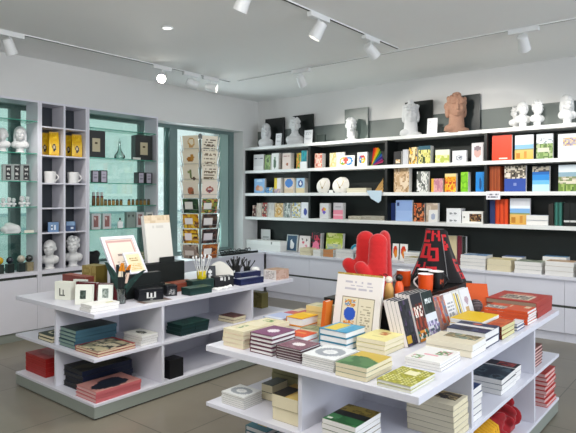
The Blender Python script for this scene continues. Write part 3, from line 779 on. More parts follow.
for col, ang in (('L', -30), ('R', 30), ('S', -90), ('T', 90)):
    a = A0 + R(ang); n = Vector((math.cos(a), math.sin(a), 0)); tx = Vector((-n.y, n.x, 0))
    for k in range(8):
        z = 2.215 - .180 * k
        c = Vector((RK[0], RK[1], z)) + n * .222
        up = (Vector((0, 0, 1)) + n * .16).normalized(); nr = tx.cross(up)
        wd, hh = .212, (.20 if k < 4 else .172)
        lo = c - up * .095
        # wire pocket (part of the rack)
        q = MB(); L = lambda p: tuple(p - Vector((RK[0], RK[1], 0)))
        b0, b1 = lo - tx * .112 + nr * .006, lo + tx * .112 + nr * .006
        q.tube([L(b0), L(b1)], .0025, 5); q.tube([L(b0 + up*.05 + nr*.012), L(b1 + up*.05 + nr*.012)], .002, 5)
        for e in (b0, b1): q.tube([L(e + up*.1 - nr*.012), L(e), L(e + up*.05 + nr*.012)], .002, 5)
        q.tube([L(lo - nr*.012), (0, 0, lo.z)], .003, 5)
        q.build('wire_pocket', STEEL, rk)
        r = thing('postcard', {'L': 'left front column', 'R': 'right front column', 'S': 'left side column', 'T': 'right side column'}[col], 'postcard', group='cards on the spinner')
        r['label'] = ['top', 'second', 'third', 'fourth', 'fifth', 'sixth', 'seventh', 'bottom'][k] + ' card in the ' + r['label'] + ' of the wire spinner'
        art = cardart[{'T': 'S'}.get(col, col)][k]
        m = MB(); m.box(-wd/2, wd/2, -hh/2, hh/2, -.006, 0, lin('E6E0D2'), skip='t'); m.grid((-wd/2, -hh/2, 0), (wd, 0, 0), (0, hh, 0), 16, 14, art)
        m.build('card_front', PRINT, r)
        setm(r, lo + up * (hh / 2 + .004), axes(tx, up))
# ------------------------------------------------------------------ left table: top
LT = 'on the left table'
r = thing('display_stand', 'black stepped display stand in the middle of the left table', 'display stand', (-4.2, 3.03, ZT))
q = MB(); q.box(-.17, .10, -.19, .44, .001, .235); q.build('upper_step', BLACKP, r, bevel=.003)
q = MB(); q.box(.101, .335, -.42, .02, .001, .10); q.build('lower_step', BLACKP, r, bevel=.003)
q = MB(); q.box(.275, .335, -.33, -.02, .1005, .20); q.build('riser', BLACKP, r, bevel=.002)
q = MB(); q.box(.082, .099, .16, .32, .2355, .285); q.build('retaining_strip', BLACKP, r)
def framed(label, x, y0, y1, l, zb, tilt, mat_art, fw, t=.02):
    u = thing('framed_print', label, 'framed print')
    w = y1 - y0
    q = MB()
    q.box(-w/2, w/2, -l/2, -l/2 + fw, 0, t); q.box(-w/2, w/2, l/2 - fw, l/2, 0, t); q.box(-w/2, -w/2 + fw, -l/2 + fw, l/2 - fw, 0, t); q.box(w/2 - fw, w/2, -l/2 + fw, l/2 - fw, 0, t)
    q.build('frame', LAM, u, bevel=.001)
    q = MB(); a, c = w - 2*fw, l - 2*fw; q.box(-a/2 + .0003, a/2 - .0003, -c/2 + .0003, c/2 - .0003, .001, t * .6, 'F0E6DC', skip='t'); q.grid((-a/2, -c/2, t * .6), (a, 0, 0), (0, c, 0), 40, 40, mat_art)
    q.build('print', PRINT, u)
    rot = axes((0, 1, 0), (-math.sin(R(tilt)), 0, math.cos(R(tilt))))
    setm(u, Vector((x, (y0 + y1) / 2, zb + .001)) + rot @ Vector((0, l/2, 0)), rot)
cert = lay('DDD0C4', (.03, .03, .97, .97, lay('C49A94', (.05, .05, .95, .95, textlines(textlines('DED2C4', '8A7A74', .62, .72, 1, 8, .25, .75), 'A89890', .2, .5, 5, 9, .15, .85)))))
framed('large white framed certificate print leaning on the black stand', -3.955, 2.63, 2.96, .46, ZT + .101, 33, cert, .028)
framed('small white framed print with yellowish text leaning before the larger print', -3.87, 2.70, 2.87, .20, ZT + .201, 34, lay('DFD9CC', (.05, .05, .95, .95, textlines(textlines('DECFA8', '9C7A3A', .62, .85, 2, 8, .2, .8), 'C9A24E', .12, .5, 4, 9, .12, .88))), .013, .012)
facex(-4.125, 3.07, 3.36, .43, ZT + .236, .045, lay(textlines('DDDAD2', 'CBC8C0', .74, .77, 1, 5, .3, .7), (0, .84, 1, 1, blot(['D2C0A4', 'CBB698', 'DACAB0'], 3, 6))), 'F0EEEA', 'large white upright book with tan top band on the black stand', tilt=9)
# near end
logo = lay('ECEDDF', (.3, .32, .36, .62, '55564E'), (.4, .32, .46, .7, '55564E'), (.5, .32, .56, .6, '6A6B62'), (.28, .25, .66, .3, '55564E'))
pbox('gift_box', 'square cream box with small black emblem at the near end of the left table', 'box', (-4.29, 2.37, ZT), .155, .06, .145, 'E4E5D8', front=logo, rz=R(22), group='cream boxes')
pbox('gift_box', 'cream box with dark square motif, right of the emblem box', 'box', (-3.96, 2.345, ZT), .13, .045, .155, 'E8E9DC', front=lay('EBECE0', (.3, .3, .66, .74, blot(['3E4A44', '56625A', '2E3832'], 3, 7))), rz=R(38), lean=6)
pbox('gift_box', 'small pale box behind the cream boxes, before the maroon book', 'box', (-4.235, 2.47, ZT), .12, .03, .155, 'DDE3DA', front=lay('DFE5DC', (.25, .3, .75, .8, 'C9D2CA')), rz=R(25), lean=4)
pbox('box', 'long red-brown box behind the cream boxes at the near end', 'box', (-4.49, 2.60, ZT), .33, .09, .155, '8C4A3E', top=blot(['A8685A', '8C4A3E', '96584A'], 3, 4), front=solid('7E3C34'), rz=R(4))
pbox('box', 'olive gold carton standing behind the red-brown box', 'box', (-4.55, 2.80, ZT), .17, .14, .22, '8A7A3A', front=blot(['A8965A', '97854A', 'B09E62'], 4, 5), side=solid('6A5C28'), rz=R(12))
mar = solid('5A1820')
r = make_book('maroon hardback standing upright behind the cream boxes', .20, .15, .04, mar, '4E141C', nx=4, ny=4); setm(r, (-4.10, 2.475, ZT + .076), axes((math.cos(R(20)), math.sin(R(20)), 0), (0, 0, 1)))
r = make_book('maroon hardback standing upright to the right, behind the white card', .17, .145, .04, mar, '4E141C', nx=4, ny=4); setm(r, (-3.94, 2.555, ZT + .0735), axes((math.cos(R(30)), math.sin(R(30)), 0), (0, 0, 1)))
pbox('greeting_card', 'pale greeting card with grey square picture propped before the maroon books', 'card', (-3.885, 2.48, ZT), .115, .012, .145, 'E6EAE0', front=lay('E9EDE4', (.26, .28, .74, .8, lay(blot(['8A978E', '5E6C64', 'A4AEA4'], 5, 5)))), rz=R(40), lean=10)
stack((-3.71, 2.325, .15, .23, .051), ZT, 2, 'white booklet', 'at the near corner of the left table', lay('F2F2EC', (.1, .6, .45, .9, lay('ECECE2', (.2, .2, .8, .8, 'C9C27A')))), 'EEEEE8', PAGE_W, hard=False, side='+y')
# glass with paper feathers
gx, gy = -3.774, 2.555
r = thing('tumbler', 'clear glass tumbler holding paper feather bookmarks', 'glass', (gx, gy, ZT))
MB().lathe([(.0005, .001), (.03, .001), (.033, .005), (.036, .12), (.034, .12), (.031, .012), (.0005, .010)], 20, close=False).build('glass_wall', glassmat('tumbler_glass', 'E4EEEA', gl=.4), r, smooth=True)
def feather(label, dx, dy, lean_x, lean_y, h, w, cols, rz):
    u = thing('bookmark', label, 'bookmark', (gx + dx, gy + dy, ZT + .014), 0, None)
    m = MB(); N = 14; art = cols
    for j in range(N):
        t0, t1 = j / N, (j + 1) / N
        f = lambda t: w * (.18 + .82 * math.sin(math.pi * min(1, max(0, (t - .12) / .95)) ** 1.0)) if t > .12 else w * .18
        g = lambda t, s: Vector((math.cos(rz), math.sin(rz), 0)) * (s * f(t) / 2) + Vector((lean_x * t * t, lean_y * t * t, h * t))
        for s0, s1 in ((-1, -.33), (-.33, .33), (.33, 1)):
            m.face([g(t0, s0), g(t0, s1), g(t1, s1), g(t1, s0)], art((s0 + s1) / 4 + .5, (t0 + t1) / 2))
    o = m.build('paper_blade', PRINT, u, smooth=False)
    sol = o.modifiers.new('thick', 'SOLIDIFY'); sol.thickness = .0015
    m = MB().tube([Vector((lean_x*t*t, lean_y*t*t, h*t)) for t in (0, .3, .6, .95)], .0018, 5); m.build('quill', pmat('quill_dark', '1A1E1C', .5), u)
fan = math.atan2(.632, .775)
cx_, cy_ = math.cos(fan), math.sin(fan)
feather('dark green paper feather bookmark fanning left in the tumbler', -.012*cx_, -.012*cy_, -.11*cx_, -.11*cy_, .31, .062, blot(['1E3A36', '24443E', '16302C'], 3, 4), fan)
feather('dark blue paper feather bookmark leaning half left in the tumbler', -.006*cx_, .006, -.035*cx_, -.035*cy_, .29, .055, blot(['18222A', '222E38', '10181E'], 4, 4), fan)
feather('orange-tipped black paper feather bookmark in the middle of the tumbler', .004, -.006, .01, .005, .305, .058, lay('14181A', (0, .78, 1, 1, 'E08A1A'), (0, .62, .5, .78, 'E8DCC8')), fan)
feather('cream and orange paper feather bookmark leaning half right in the tumbler', .008*cx_, .004, .06*cx_, .06*cy_, .29, .048, lay('15191B', (.4, .5, 1, .8, 'E9CDB8'), (0, .84, 1, 1, 'DE7E18')), fan)
feather('dark green paper feather bookmark fanning right in the tumbler', .014*cx_, .012*cy_, .17*cx_, .17*cy_, .25, .058, blot(['1E3A36', '2A4C44', '16302C'], 6, 4), fan)
# tins, flyer, boxes along the front edge
def signbox(label, x, y, w, d, h, chars, rz):
    r = thing('tin', label, 'tin', (x, y, ZT), rz)
    q = MB(); c = lin('14161B')
    q.box(-w/2, w/2, -d/2, d/2, .001, h * .72, c, skip='-'); q.grid((-w/2, -d/2, .001), (w, 0, 0), (0, 0, h*.72 - .001), 26, 10, chars)
    q.build('tin_body', GLOSSY, r)
    q = MB(); q.box(-w/2 - .002, w/2 + .002, -d/2 - .002, d/2 + .002, h * .725, h, c); q.build('lid', GLOSSY, r, bevel=.003)
wm = lay('15171C', (.30, .45, .40, .95, 'E4E4E0'), (.45, .4, .55, .9, 'E4E4E0'), (.6, .45, .7, .95, 'E4E4E0'), (.32, .3, .68, .38, 'D0D0CC'), (.46, .08, .56, .18, 'B8B8B4'))
signbox('black tin with white lettering in front of the framed prints', -3.755, 2.80, .20, .13, .095, wm, R(72))
signbox('small black tin with pale front, right of the lettered tin', -3.765, 3.03, .09, .09, .09, lay('1A1C20', (.2, .25, .8, .9, blot(['77777A', '2A2C30', 'B0AEAA'], 4, 6))), R(70))
loose_card('grey leaflet with brown stripes lying flat at the table edge', (-3.665, 2.79, ZT), .12, .27, lay('8C8B88', (0, 0, 1, .16, '6E5A50'), (0, .84, 1, 1, '75605A'), (.2, .3, .8, .7, '9A9996')), R(-4))
stack((-3.915, 3.27, .14, .26, .075), ZT, 3, 'brown hardback', 'beside the dark green boxes', blot(['7A3E2C', '8A4A36', '6E3626'], 3, 3), '7A3A2A', side='+x', paper=PAGE_C, back='6A3022')
dg = lambda l, loc, w, d, h, rz, grp: pbox('gift_box', l, 'box', loc, w, d, h, '16332F', front=lay('1A3A36', (.1, .35, .9, .42, '2E544E')), top=blot(['24463F', '1C3A35', '2A4E46'], 3, 4), rz=rz, lid=h * .45, group=grp)
dg('dark green lidded box at the front edge of the left table', (-3.66, 3.235, ZT), .24, .12, .062, R(88), 'dark green boxes on the left table top')
dg('dark green lidded box behind, below the yellow pot', (-3.805, 3.40, ZT), .24, .10, .09, R(86), 'dark green boxes on the left table top')
px_, py_ = -3.81, 3.425
r = thing('diffuser_pot', 'small yellow pot of white reeds on the dark green box', 'pot', (px_, py_, ZT + .091))
MB().lathe([(.036, .001), (.042, .006), (.043, .07), (.038, .072), (.036, .02), (.0005, .018)], 18, close=False).build('pot', pmat('yellow_enamel', 'E8D021', .3), r, smooth=True)
for k in range(12):
    a = 2.4 * k; rr = .012 + .012 * (k % 3)
    o = thing('cotton_stick', 'white padded stick standing in the small yellow pot', 'stick', (px_ + rr * math.cos(a), py_ + rr * math.sin(a), ZT + .112), 0, 'white sticks in the yellow pot')
    tx, ty = (.035 + .02 * (k % 2)) * math.cos(a), (.035 + .02 * (k % 2)) * math.sin(a); hh = .13 + .05 * hsh(k, 2, 5)
    MB().tube([(0, 0, 0), (tx * .5, ty * .5, hh * .5), (tx, ty, hh)], .0035, 6).build('shaft', LAMPW, o, smooth=True)
    MB().ball((tx, ty, hh + .012), .009, 8, 6, sz=1.8).build('padded_tip', PLASTER, o, smooth=True)
# black box with figurines, letters, white arch
figs = disc(disc('121316', (.3, .34, .13, .2, 'CFD2D4'), (.68, .34, .13, .2, 'CFD2D4')), (.3, .66, .08, .13, 'E4E6E6'), (.68, .66, .08, .13, 'E4E6E6'))
pbox('gift_box', 'black tilted box picturing two white figurines, right of the yellow pot', 'box', (-3.955, 3.62, ZT + .011), .17, .06, .165, '101114', front=figs, rz=R(62), lean=10, mat=GLOSSY)
pbox('gift_box', 'black box with white letters along the top edge before the white arch', 'box', (-3.77, 3.645, ZT), .19, .10, .098, '121316', front=lay('14151A', (.30, .62, .40, .95, 'DADAD8'), (.5, .6, .6, .95, 'DADAD8'), (.7, .62, .8, .95, 'DADAD8')), top=lay('17181C', (.3, 0, .4, .4, 'C9C9C7'), (.5, 0, .6, .4, 'C9C9C7'), (.7, 0, .8, .4, 'C9C9C7')), rz=R(70))
r = thing('arched_panel', 'white panel with rounded top standing behind the black boxes', 'panel', (-3.96, 3.83, ZT), R(48))
q = MB(); N = 16; pr = [(-.11, .001)] + [(-.11 + .22 * (i / N), .10 + .085 * math.sin(math.pi * min(1, (.12 + .88 * i / N))) + .03 * (1 - i / N)) for i in range(N + 1)] + [(.11, .001)]
q.face([(x, -.012, z) for x, z in pr]); q.face([(x, .012, z) for x, z in reversed(pr)])
for i in range(len(pr)):
    (x0, z0), (x1, z1) = pr[i], pr[(i + 1) % len(pr)]; q.face([(x0, -.012, z0), (x0, .012, z0), (x1, .012, z1), (x1, -.012, z1)])
q.build('board', pmat('arch_white', 'E8E6DC', .6), r)
bx, by = -4.091, 4.155
r = thing('brush_cup', 'black cup crammed with black pens behind the navy boxes', 'cup', (bx, by, ZT))
MB().lathe([(.04, .001), (.045, .004), (.046, .12), (.042, .12), (.040, .012), (.0005, .01)], 20, close=False).build('cup_wall', BLACK, r, smooth=True)
MB().box(.012, .03, -.0475, -.044, .05, .075).build('sticker', LAMPW, r)
for k in range(16):
    a = 2.4 * k; rr = .008 + .007 * (k % 4)
    o = thing('pen', 'black pen standing in the black cup with the white sticker', 'pen', (bx + rr * math.cos(a), by + rr * math.sin(a), ZT + .014), 0, 'black pens in the cup')
    l = .03 + .035 * (k % 4) / 3; tx, ty, hh = l * math.cos(a), l * math.sin(a), .14 + .04 * hsh(k, 4, 3)
    MB().tube([(0, 0, 0), (.25*tx, .25*ty, hh*.5), (tx, ty, hh)], .005, 6).build('barrel', BLACK, o)
    MB().tube([(tx, ty, hh), (tx*1.1, ty*1.1, hh + .02)], .0065, 6).build('cap', BLACK, o)
bx, by = -4.104, 4.336
r = thing('brush_cup', 'second black cup of pens, right of the stickered cup', 'cup', (bx, by, ZT))
MB().lathe([(.032, .001), (.036, .004), (.037, .09), (.034, .09), (.032, .012), (.0005, .01)], 20, close=False).build('cup_wall', BLACK, r, smooth=True)
for k in range(9):
    a = 2.4 * k; rr = .006 + .006 * (k % 3)
    o = thing('pen', 'black pen fanning out of the second black cup', 'pen', (bx + rr * math.cos(a), by + rr * math.sin(a), ZT + .014), 0, 'black pens in the second cup')
    l = .025 + .04 * (k % 3) / 2; tx, ty, hh = l * math.cos(a), l * math.sin(a), .11 + .04 * hsh(k, 4, 9)
    MB().tube([(0, 0, 0), (.25*tx, .25*ty, hh*.5), (tx, ty, hh)], .0045, 6).build('barrel', BLACK, o)
    MB().tube([(tx, ty, hh), (tx*1.12, ty*1.12, hh + .018)], .006, 6).build('cap', BLACK, o)
x_, y_ = -3.945, 4.274
r = thing('jar', 'round white lidded jar behind the navy boxes', 'jar', (x_ + .02, y_, ZT))
MB().lathe([(.04, .001), (.055, .02), (.055, .06), (.045, .085)], 20).build('jar_body', CERAM, r, smooth=True)
MB().lathe([(.046, .0855), (.04, .1), (.015, .11)], 20).build('lid', CERAM, r, smooth=True)
nv = lambda l, loc, w, d, h, rz: pbox('gift_box', l, 'box', loc, w, d, h, '131C46', front=solid('17224F'), top=lay('1C2858', (.1, .4, .9, .75, 'B4B6BC')), side=solid('0F1738'), rz=rz, lid=h * .5, group='navy boxes on the left table')
nv('navy blue box with pale top strip at the table edge', (-3.69, 3.92, ZT), .30, .11, .058, R(86))
nv('taller navy blue box behind the front navy box', (-3.84, 4.07, ZT), .27, .09, .088, R(86))
for k, (a, b, s) in enumerate(((217, 290, .05), (226, 288.5, .04), (229, 289, .03))):
    x_, y_ = [(-3.653, 3.468), (-3.644, 3.546), (-3.664, 3.637)][k]
    o = remeshed([('e', (0, 0, .010), (s, s * .7, .010)), ('e', (s * .4, s * .3, .014), (s * .5, s * .4, .012)), ('b', -s, s * .8, -s * .5, s * .4, 0, .006)], 'crumpled_paper', pmat('paper_white', 'EAEAE8', .8), .004, smooth=1)
    single(o, ['larger', 'small far', 'small near'][k] + ' piece of crumpled white paper in front of the black boxes', 'paper', (x_, y_, ZT + .001), .6 * k)
pbox('gift_box', 'small pink-tan box with white printed side at the far end of the left table', 'box', (-3.70, 4.345, ZT), .17, .20, .098, 'C9A694', front=textlines('E4DEDA', 'A89C98', .1, .9, 6, 5), side=blot(['CBA896', 'C29C8A', 'D2B2A2'], 5, 4), top=solid('B89880'), lid=None)

# ------------------------------------------------------------------ left table: middle shelf and base
stack((-4.34, 2.33, .22, .2, .055), ZM, 2, 'dark green hardback with cream oval', 'on the near left middle shelf', disc('2A3A2A', (.5, .5, .36, .3, 'C9C4A4', .7)), '223022', paper=PAGE_C)
stack((-4.025, 2.42, .24, .355, .145), ZM, 5, 'dark green topped book', 'in the left table near end stack', blot(['1A2E2A', '263A34', '122420'], 3, 3), '3C6272', paper=pagemat('teal_fore', '8FA79A'), side='+x', back='34586A')
stack((-3.75, 2.40, .30, .325, .042), ZM, 2, 'red-spined art book', 'at the near corner of the middle shelf', lay(blot(['C9BE9A', '8E8A70', '2A302C', 'D8CDB0'], 7, 5), (0, 0, .06, 1, '9E2E2A'), (0, .93, 1, 1, '9E2E2A')), 'A23A30', paper=PAGE_C, side='-x')
stack((-3.725, 2.70, .235, .155, .08), ZM, 4, 'white paperback with dark oval', 'before the left table divider', disc('E6E6DC', (.52, .5, .25, .2, '3A3E38'), (.52, .5, .1, .1, '8A8A7A')), 'E4E2D6', PAGE_W, hard=False, side='-x')
dgr = dict(group='dark green boxes on the middle shelf')
for k in range(3):
    for j in range(2):
        pbox('gift_box', ['bottom', 'middle', 'top'][k] + ' dark green lidded box, ' + ['left', 'right'][j] + ' pile on the left table middle shelf', 'box', (-3.70 + .008 * k, 3.085 + .155 * j, ZM + .0315 * k + .0005), .15, .19, .031, '12302C', front=solid('16383A'), top=blot(['1E443C', '163630', '245046'], 3, 3), rz=R(90), lid=.016, **dgr)
stack((-3.70, 3.70, .20, .16, .055), ZM, 2, 'brown paperback', 'beyond the green boxes on the left table middle shelf', blot(['6A4038', '7A4C42', '5E362E'], 5, 3), '6A3E36', PAGE_C, hard=False, side='-x')
pbox('box', 'olive gold carton standing at the far end of the left table middle shelf', 'box', (-3.95, 4.345, ZM), .19, .10, .16, '6E6634', front=blot(['80763E', '746A36', '8A7F48'], 3, 4), rz=0)
for k in range(4):
    pbox('gift_box', ['bottom', 'third-from-top', 'second-from-top', 'topmost'][k] + ' red box in the pile at the left table base', 'box', (-4.575, 2.40, ZBS + .0385 * k + .0005), .34, .27, .038, '9E1E1A', front=lay('A8221C', (0, .45, 1, .55, '7E1410')), top=disc(blot(['B2302A', 'A8261F', 'B83A32'], 3, 3), (.5, .55, .35, .3, 'B85A50')), rz=0, lid=.018, group='red boxes')
stack((-4.005, 2.50, .28, .44, .155), ZBS, 4, 'black-topped art book', 'on the near base of the left table', lay(blot(['14181A', '2E2E22', '0E1214', '4A4A34'], 5, 4)), '14203A', paper=pagemat('dark_fore', '2A2A2C'), side='+x')
stack((-3.715, 2.41, .27, .385, .082), ZBS, 3, 'pink book with dark motif', 'at the near corner base of the left table', lay(disc('B8827A', (.35, .55, .28, .4, '1E2430'), (.6, .45, .22, .25, '222A38'))), 'C96A6E', PAGE_P, side='+x', back='C05A62')
pbox('box', 'black carton standing behind the divider on the left table base', 'box', (-3.65, 2.955, ZBS), .14, .12, .15, '0E0F12', front=solid('141519'), rz=R(90))
# ------------------------------------------------------------------ on top of the bookshelf
YP = 7.0
PB = pmat('display_board_black', '0F1614', .3, noise=.2, nscale=3)
PG = pmat('display_board_grey', '5E6B66', .35, noise=.1, nscale=3)
for k, (a, b, h, mat, lab) in enumerate(((-6.238, -5.822, 0.489, PB, 'black square board behind the long-haired white bust'), (-5.641, -5.226, 0.49, PB, 'black square board behind the curly white bust'),
        (-4.636, -4.23, 0.494, PG, 'grey square board behind the white head'), (-3.633, -3.224, 0.492, PB, 'black square board behind the white head with topknot'), (-2.985, -2.579, 0.498, pmat('display_board_slate', '252E2F', .3, noise=.2, nscale=3), 'dark slate board behind the terracotta head'))):
    r = thing('display_board', lab + ' on top of the bookshelf', 'display board', ((a + b) / 2, 7.05, STOP), 0, 'square boards on top of the bookshelf')
    MB().box(-(b - a) / 2, (b - a) / 2, -.012, .012, .001, h).build('panel', mat, r, bevel=.001)
    MB().box(-(b - a) / 2 - .01, (b - a) / 2 - .03, -.055, -.013, .001, .008).build('foot', PB, r)
xs_ = [-6.076, -5.454, -4.425, -3.464, -2.798]
bust('white bust with long hair, leftmost on top of the bookshelf', (xs_[0], 6.87, STOP), .385, R(38), 'womanbust', sx=.92)
bust('white bust with curly hair, second from the left on top of the bookshelf', (xs_[1], 6.86, STOP), .425, R(40), 'curlsbust', sx=.95)
bust('white head on a small square block before the grey board', (xs_[2], 6.88, STOP), .33, R(30), 'head', cat='sculpted head', name='sculpted_head')
bust('white head with topknot and broken neck before a black board', (xs_[3], 6.88, STOP), .46, R(30), 'topknot', cat='sculpted head', name='sculpted_head')
bust('terracotta head with wavy hair before the slate board', (xs_[4], 6.82, STOP), .48, R(28), 'antique', TERRA, cat='sculpted head', name='sculpted_head')
for k, (p, z, h, lab) in enumerate(((513.5, 124.5, .28, 'smallest white bust, left of the three at the right end'), (522, 124, .32, 'middle white bust of the three at the right end'), (537.5, 123.5, .30, 'right white bust of the three at the right end'), (568, 121, .34, 'white bust standing alone at the right photo edge'))):
    x = [-2.133, -2.006, -1.842, -1.521][k]
    bust(lab + ' on top of the bookshelf', (x, 7.03 if k == 0 else 6.88, STOP), h, R(25 + 12 * k % 30), ['curls', 'bald', 'curls', 'woman'][k], sx=.95)
for k, (l, r_, t, y, lab) in enumerate(((275.5, 281, 133, 6.83, 'white card standing beside the long-haired bust'), (304, 312, 129.5, 6.82, 'tall white card standing beside the curly bust'), (427, 437, 117.5, 6.82, 'white text card standing beside the topknot head'))):
    x, w, h = [(-5.773, 0.116, 0.202), (-5.165, 0.154, 0.209), (-3.1305, 0.139, 0.21)][k]
    pbox('caption_card', lab, 'caption card', (x, y, STOP), w, .012, h, 'ECEDEE', front=textlines('F0F1F2', 'D2D3D6', .12, .9, 9, 4), lean=6, group='caption cards on top of the bookshelf')
for k, (l, r_, t, lab) in enumerate(((317, 325, 134, 'small dark plaque between the curly bust and the grey board'), (442, 447, 127, 'small dark plaque left of the terracotta head'))):
    x, w, h = [(-4.9765, 0.151, 0.126), (-2.9935, 0.069, 0.093)][k]
    pbox('plaque', lab, 'plaque', (x, 6.9, STOP), w, .03, h, '23302C', front=solid('2A3733'), lean=4)

# ------------------------------------------------------------------ face-out books on the three shelves
YF = 6.83
P_ = lambda *c, s=1, sc=5: blot(c, s, sc)
sky_church = lay(grad('D9A84A', 'E9C98A'), (0, .45, 1, .72, '7FB0E0'), (0, .62, 1, .75, 'E6EEF4'), (0, .75, 1, 1, 'D9DCE2'), (.1, .05, .25, .3, 'B87A2A'), (.5, .08, .62, .35, 'C98A3A'), (0, .40, 1, .46, '8A9A6A'))
castle = lay(blot(['6E8A4E', '8FA86A', '5A7242', 'A8B48A'], 31, 6), (0, .62, 1, .86, blot(['C9D2D6', '8E9AA0', 'DDE3E6'], 32, 5)), (0, .86, 1, 1, 'C2C8CE'), (.1, .3, .8, .42, 'C9C8B4'))
ROW1 = [  # left, right, top (photo read-outs converted to metres), copies, copy thickness, art, spine, description
 ((-6.2055, 0.229, 0.265), 2, .02, lay(textlines('D9D8D8', '6A6A76', .72, .9, 2, 3, .1, .9), (.1, .05, .9, .3, 'E8E7E6')), 'BDBDBD', 'pale grey book with grey heading'),
 ((-6.0035, 0.131, 0.248), 1, .03, P_('5A7A3A', '7E9A4E', '8FA86A', '46602E', s=33), '5A7038', 'slim green foliage book'),
 ((-5.8445, 0.153, 0.269), 3, .025, disc('EDEEEA', (.45, .38, .2, .3, '4A6A50'), (.45, .7, .1, .1, '7A9A7A')), 'E4E4E0', 'white book with a green plant'),
 ((-5.6065, 0.175, 0.26), 3, .03, disc(textlines('EBDAD0', 'B88A80', .7, .9, 2, 5), (.6, .3, .15, .1, 'B06A4A')), 'B9946E', 'pale pink book with small motif'),
 ((-5.3605, 0.083, 0.246), 1, .04, P_('E0C22A', '4E8A3A', 'D98A2A', s=35), 'C9A82A', 'narrow yellow and green book'),
 ((-5.255, 0.108, 0.279), 1, .03, P_('2AA0A8', '2E8A98', '1E7A86', s=36), '1E8A94', 'narrow turquoise book'),
 ((-4.9775, 0.141, 0.221), 3, .03, P_('E8C9C0', 'D98A7A', 'E9D8C0', 'C96A5A', s=37), '7A4A3A', 'pink and cream illustrated book'),
 ((-4.712, 0.114, 0.216), 1, .05, P_('E6D49A', 'D9C07A', 'EBE0BC', s=38), 'C9B070', 'cream yellow paperback'),
 ((-4.581, 0.16, 0.219), 1, .02, P_('E9E2DA', 'D9CFC6', s=39), 'D0C8C0', 'off-white book behind the rainbow card'),
 ((-4.2035, 0.167, 0.201), 2, .02, disc('EDEEEC', (.5, .5, .34, .3, 'D97A1E', .55), (.35, .5, .15, .28, '2E7AB8', .3), (.6, .4, .2, .18, 'E0C22A', .4), (.5, .7, .2, .1, 'C02A3A')), 'DDDDDA', 'white book with a rainbow ring'),
 ((-3.641, 0.122, 0.183), 1, .03, lay('181A1E', (.3, .1, .85, .4, P_('C9A26A', 'D9D2C0', s=41))), '14161A', 'small black book with a light picture'),
 ((-3.521, 0.082, 0.202), 1, .06, solid('BFC1C6'), 'C9CACE', 'narrow grey white book'),
 ((-3.4065, 0.117, 0.228), 1, .04, P_('E2CF9E', 'D9C08A', '2A2620', 'E0B040', s=42, sc=6), 'D0B880', 'cream book with dark figures'),
 ((-3.245, 0.178, 0.237), 3, .03, lay(P_('C9C46A', 'E0D890', '3A4A2A', 'D9D27A', s=43, sc=6), (0, .8, 1, 1, '2E5A6A')), '6A8490', 'yellow-green book with black trees'),
 ((-2.9945, 0.197, 0.173), 2, .02, lay(P_('D9DA7A', 'E6E8B0', 'B8C25A', s=44, sc=4), (0, .6, 1, 1, 'E2E4D2')), 'D0D2A0', 'pale yellow-green landscape book'),
 ((-2.7675, 0.189, 0.15), 2, .025, disc('E4E5E8', (.5, .38, .25, .22, '9A9EA8', .7), (.55, .4, .1, .1, '7A7E88')), '5A5C60', 'white book with a line drawing'),
 ((-2.5345, 0.153, 0.234), 1, .03, disc('DDDADC', (.5, .5, .32, .3, 'D0A8A0'), (.5, .7, .3, .12, '8A7A80')), 'C0BEC0', 'white book with a pink portrait'),
 ((-2.2385, 0.243, 0.307), 1, .035, lay('D8401E', (.35, .05, .8, .11, 'EBD2C4')), 'E6E2DC', 'large plain orange-red book'),
 ((-1.9805, 0.215, 0.293), 1, .02, sky_church, 'BFC2C8', 'book with yellow church under blue sky'),
 ((-1.754, 0.184, 0.29), 2, .02, castle, 'A8ACAE', 'book with a castle among green trees'),
 ((-1.4885, 0.251, 0.274), 1, .03, lay('D6D6DC', (.2, .5, 1, .86, P_('C9A870', '8A7A9A', 'E0C88A', 'A8A0B0', s=46, sc=6))), 'D8D8DC', 'white book with a town picture'),
]
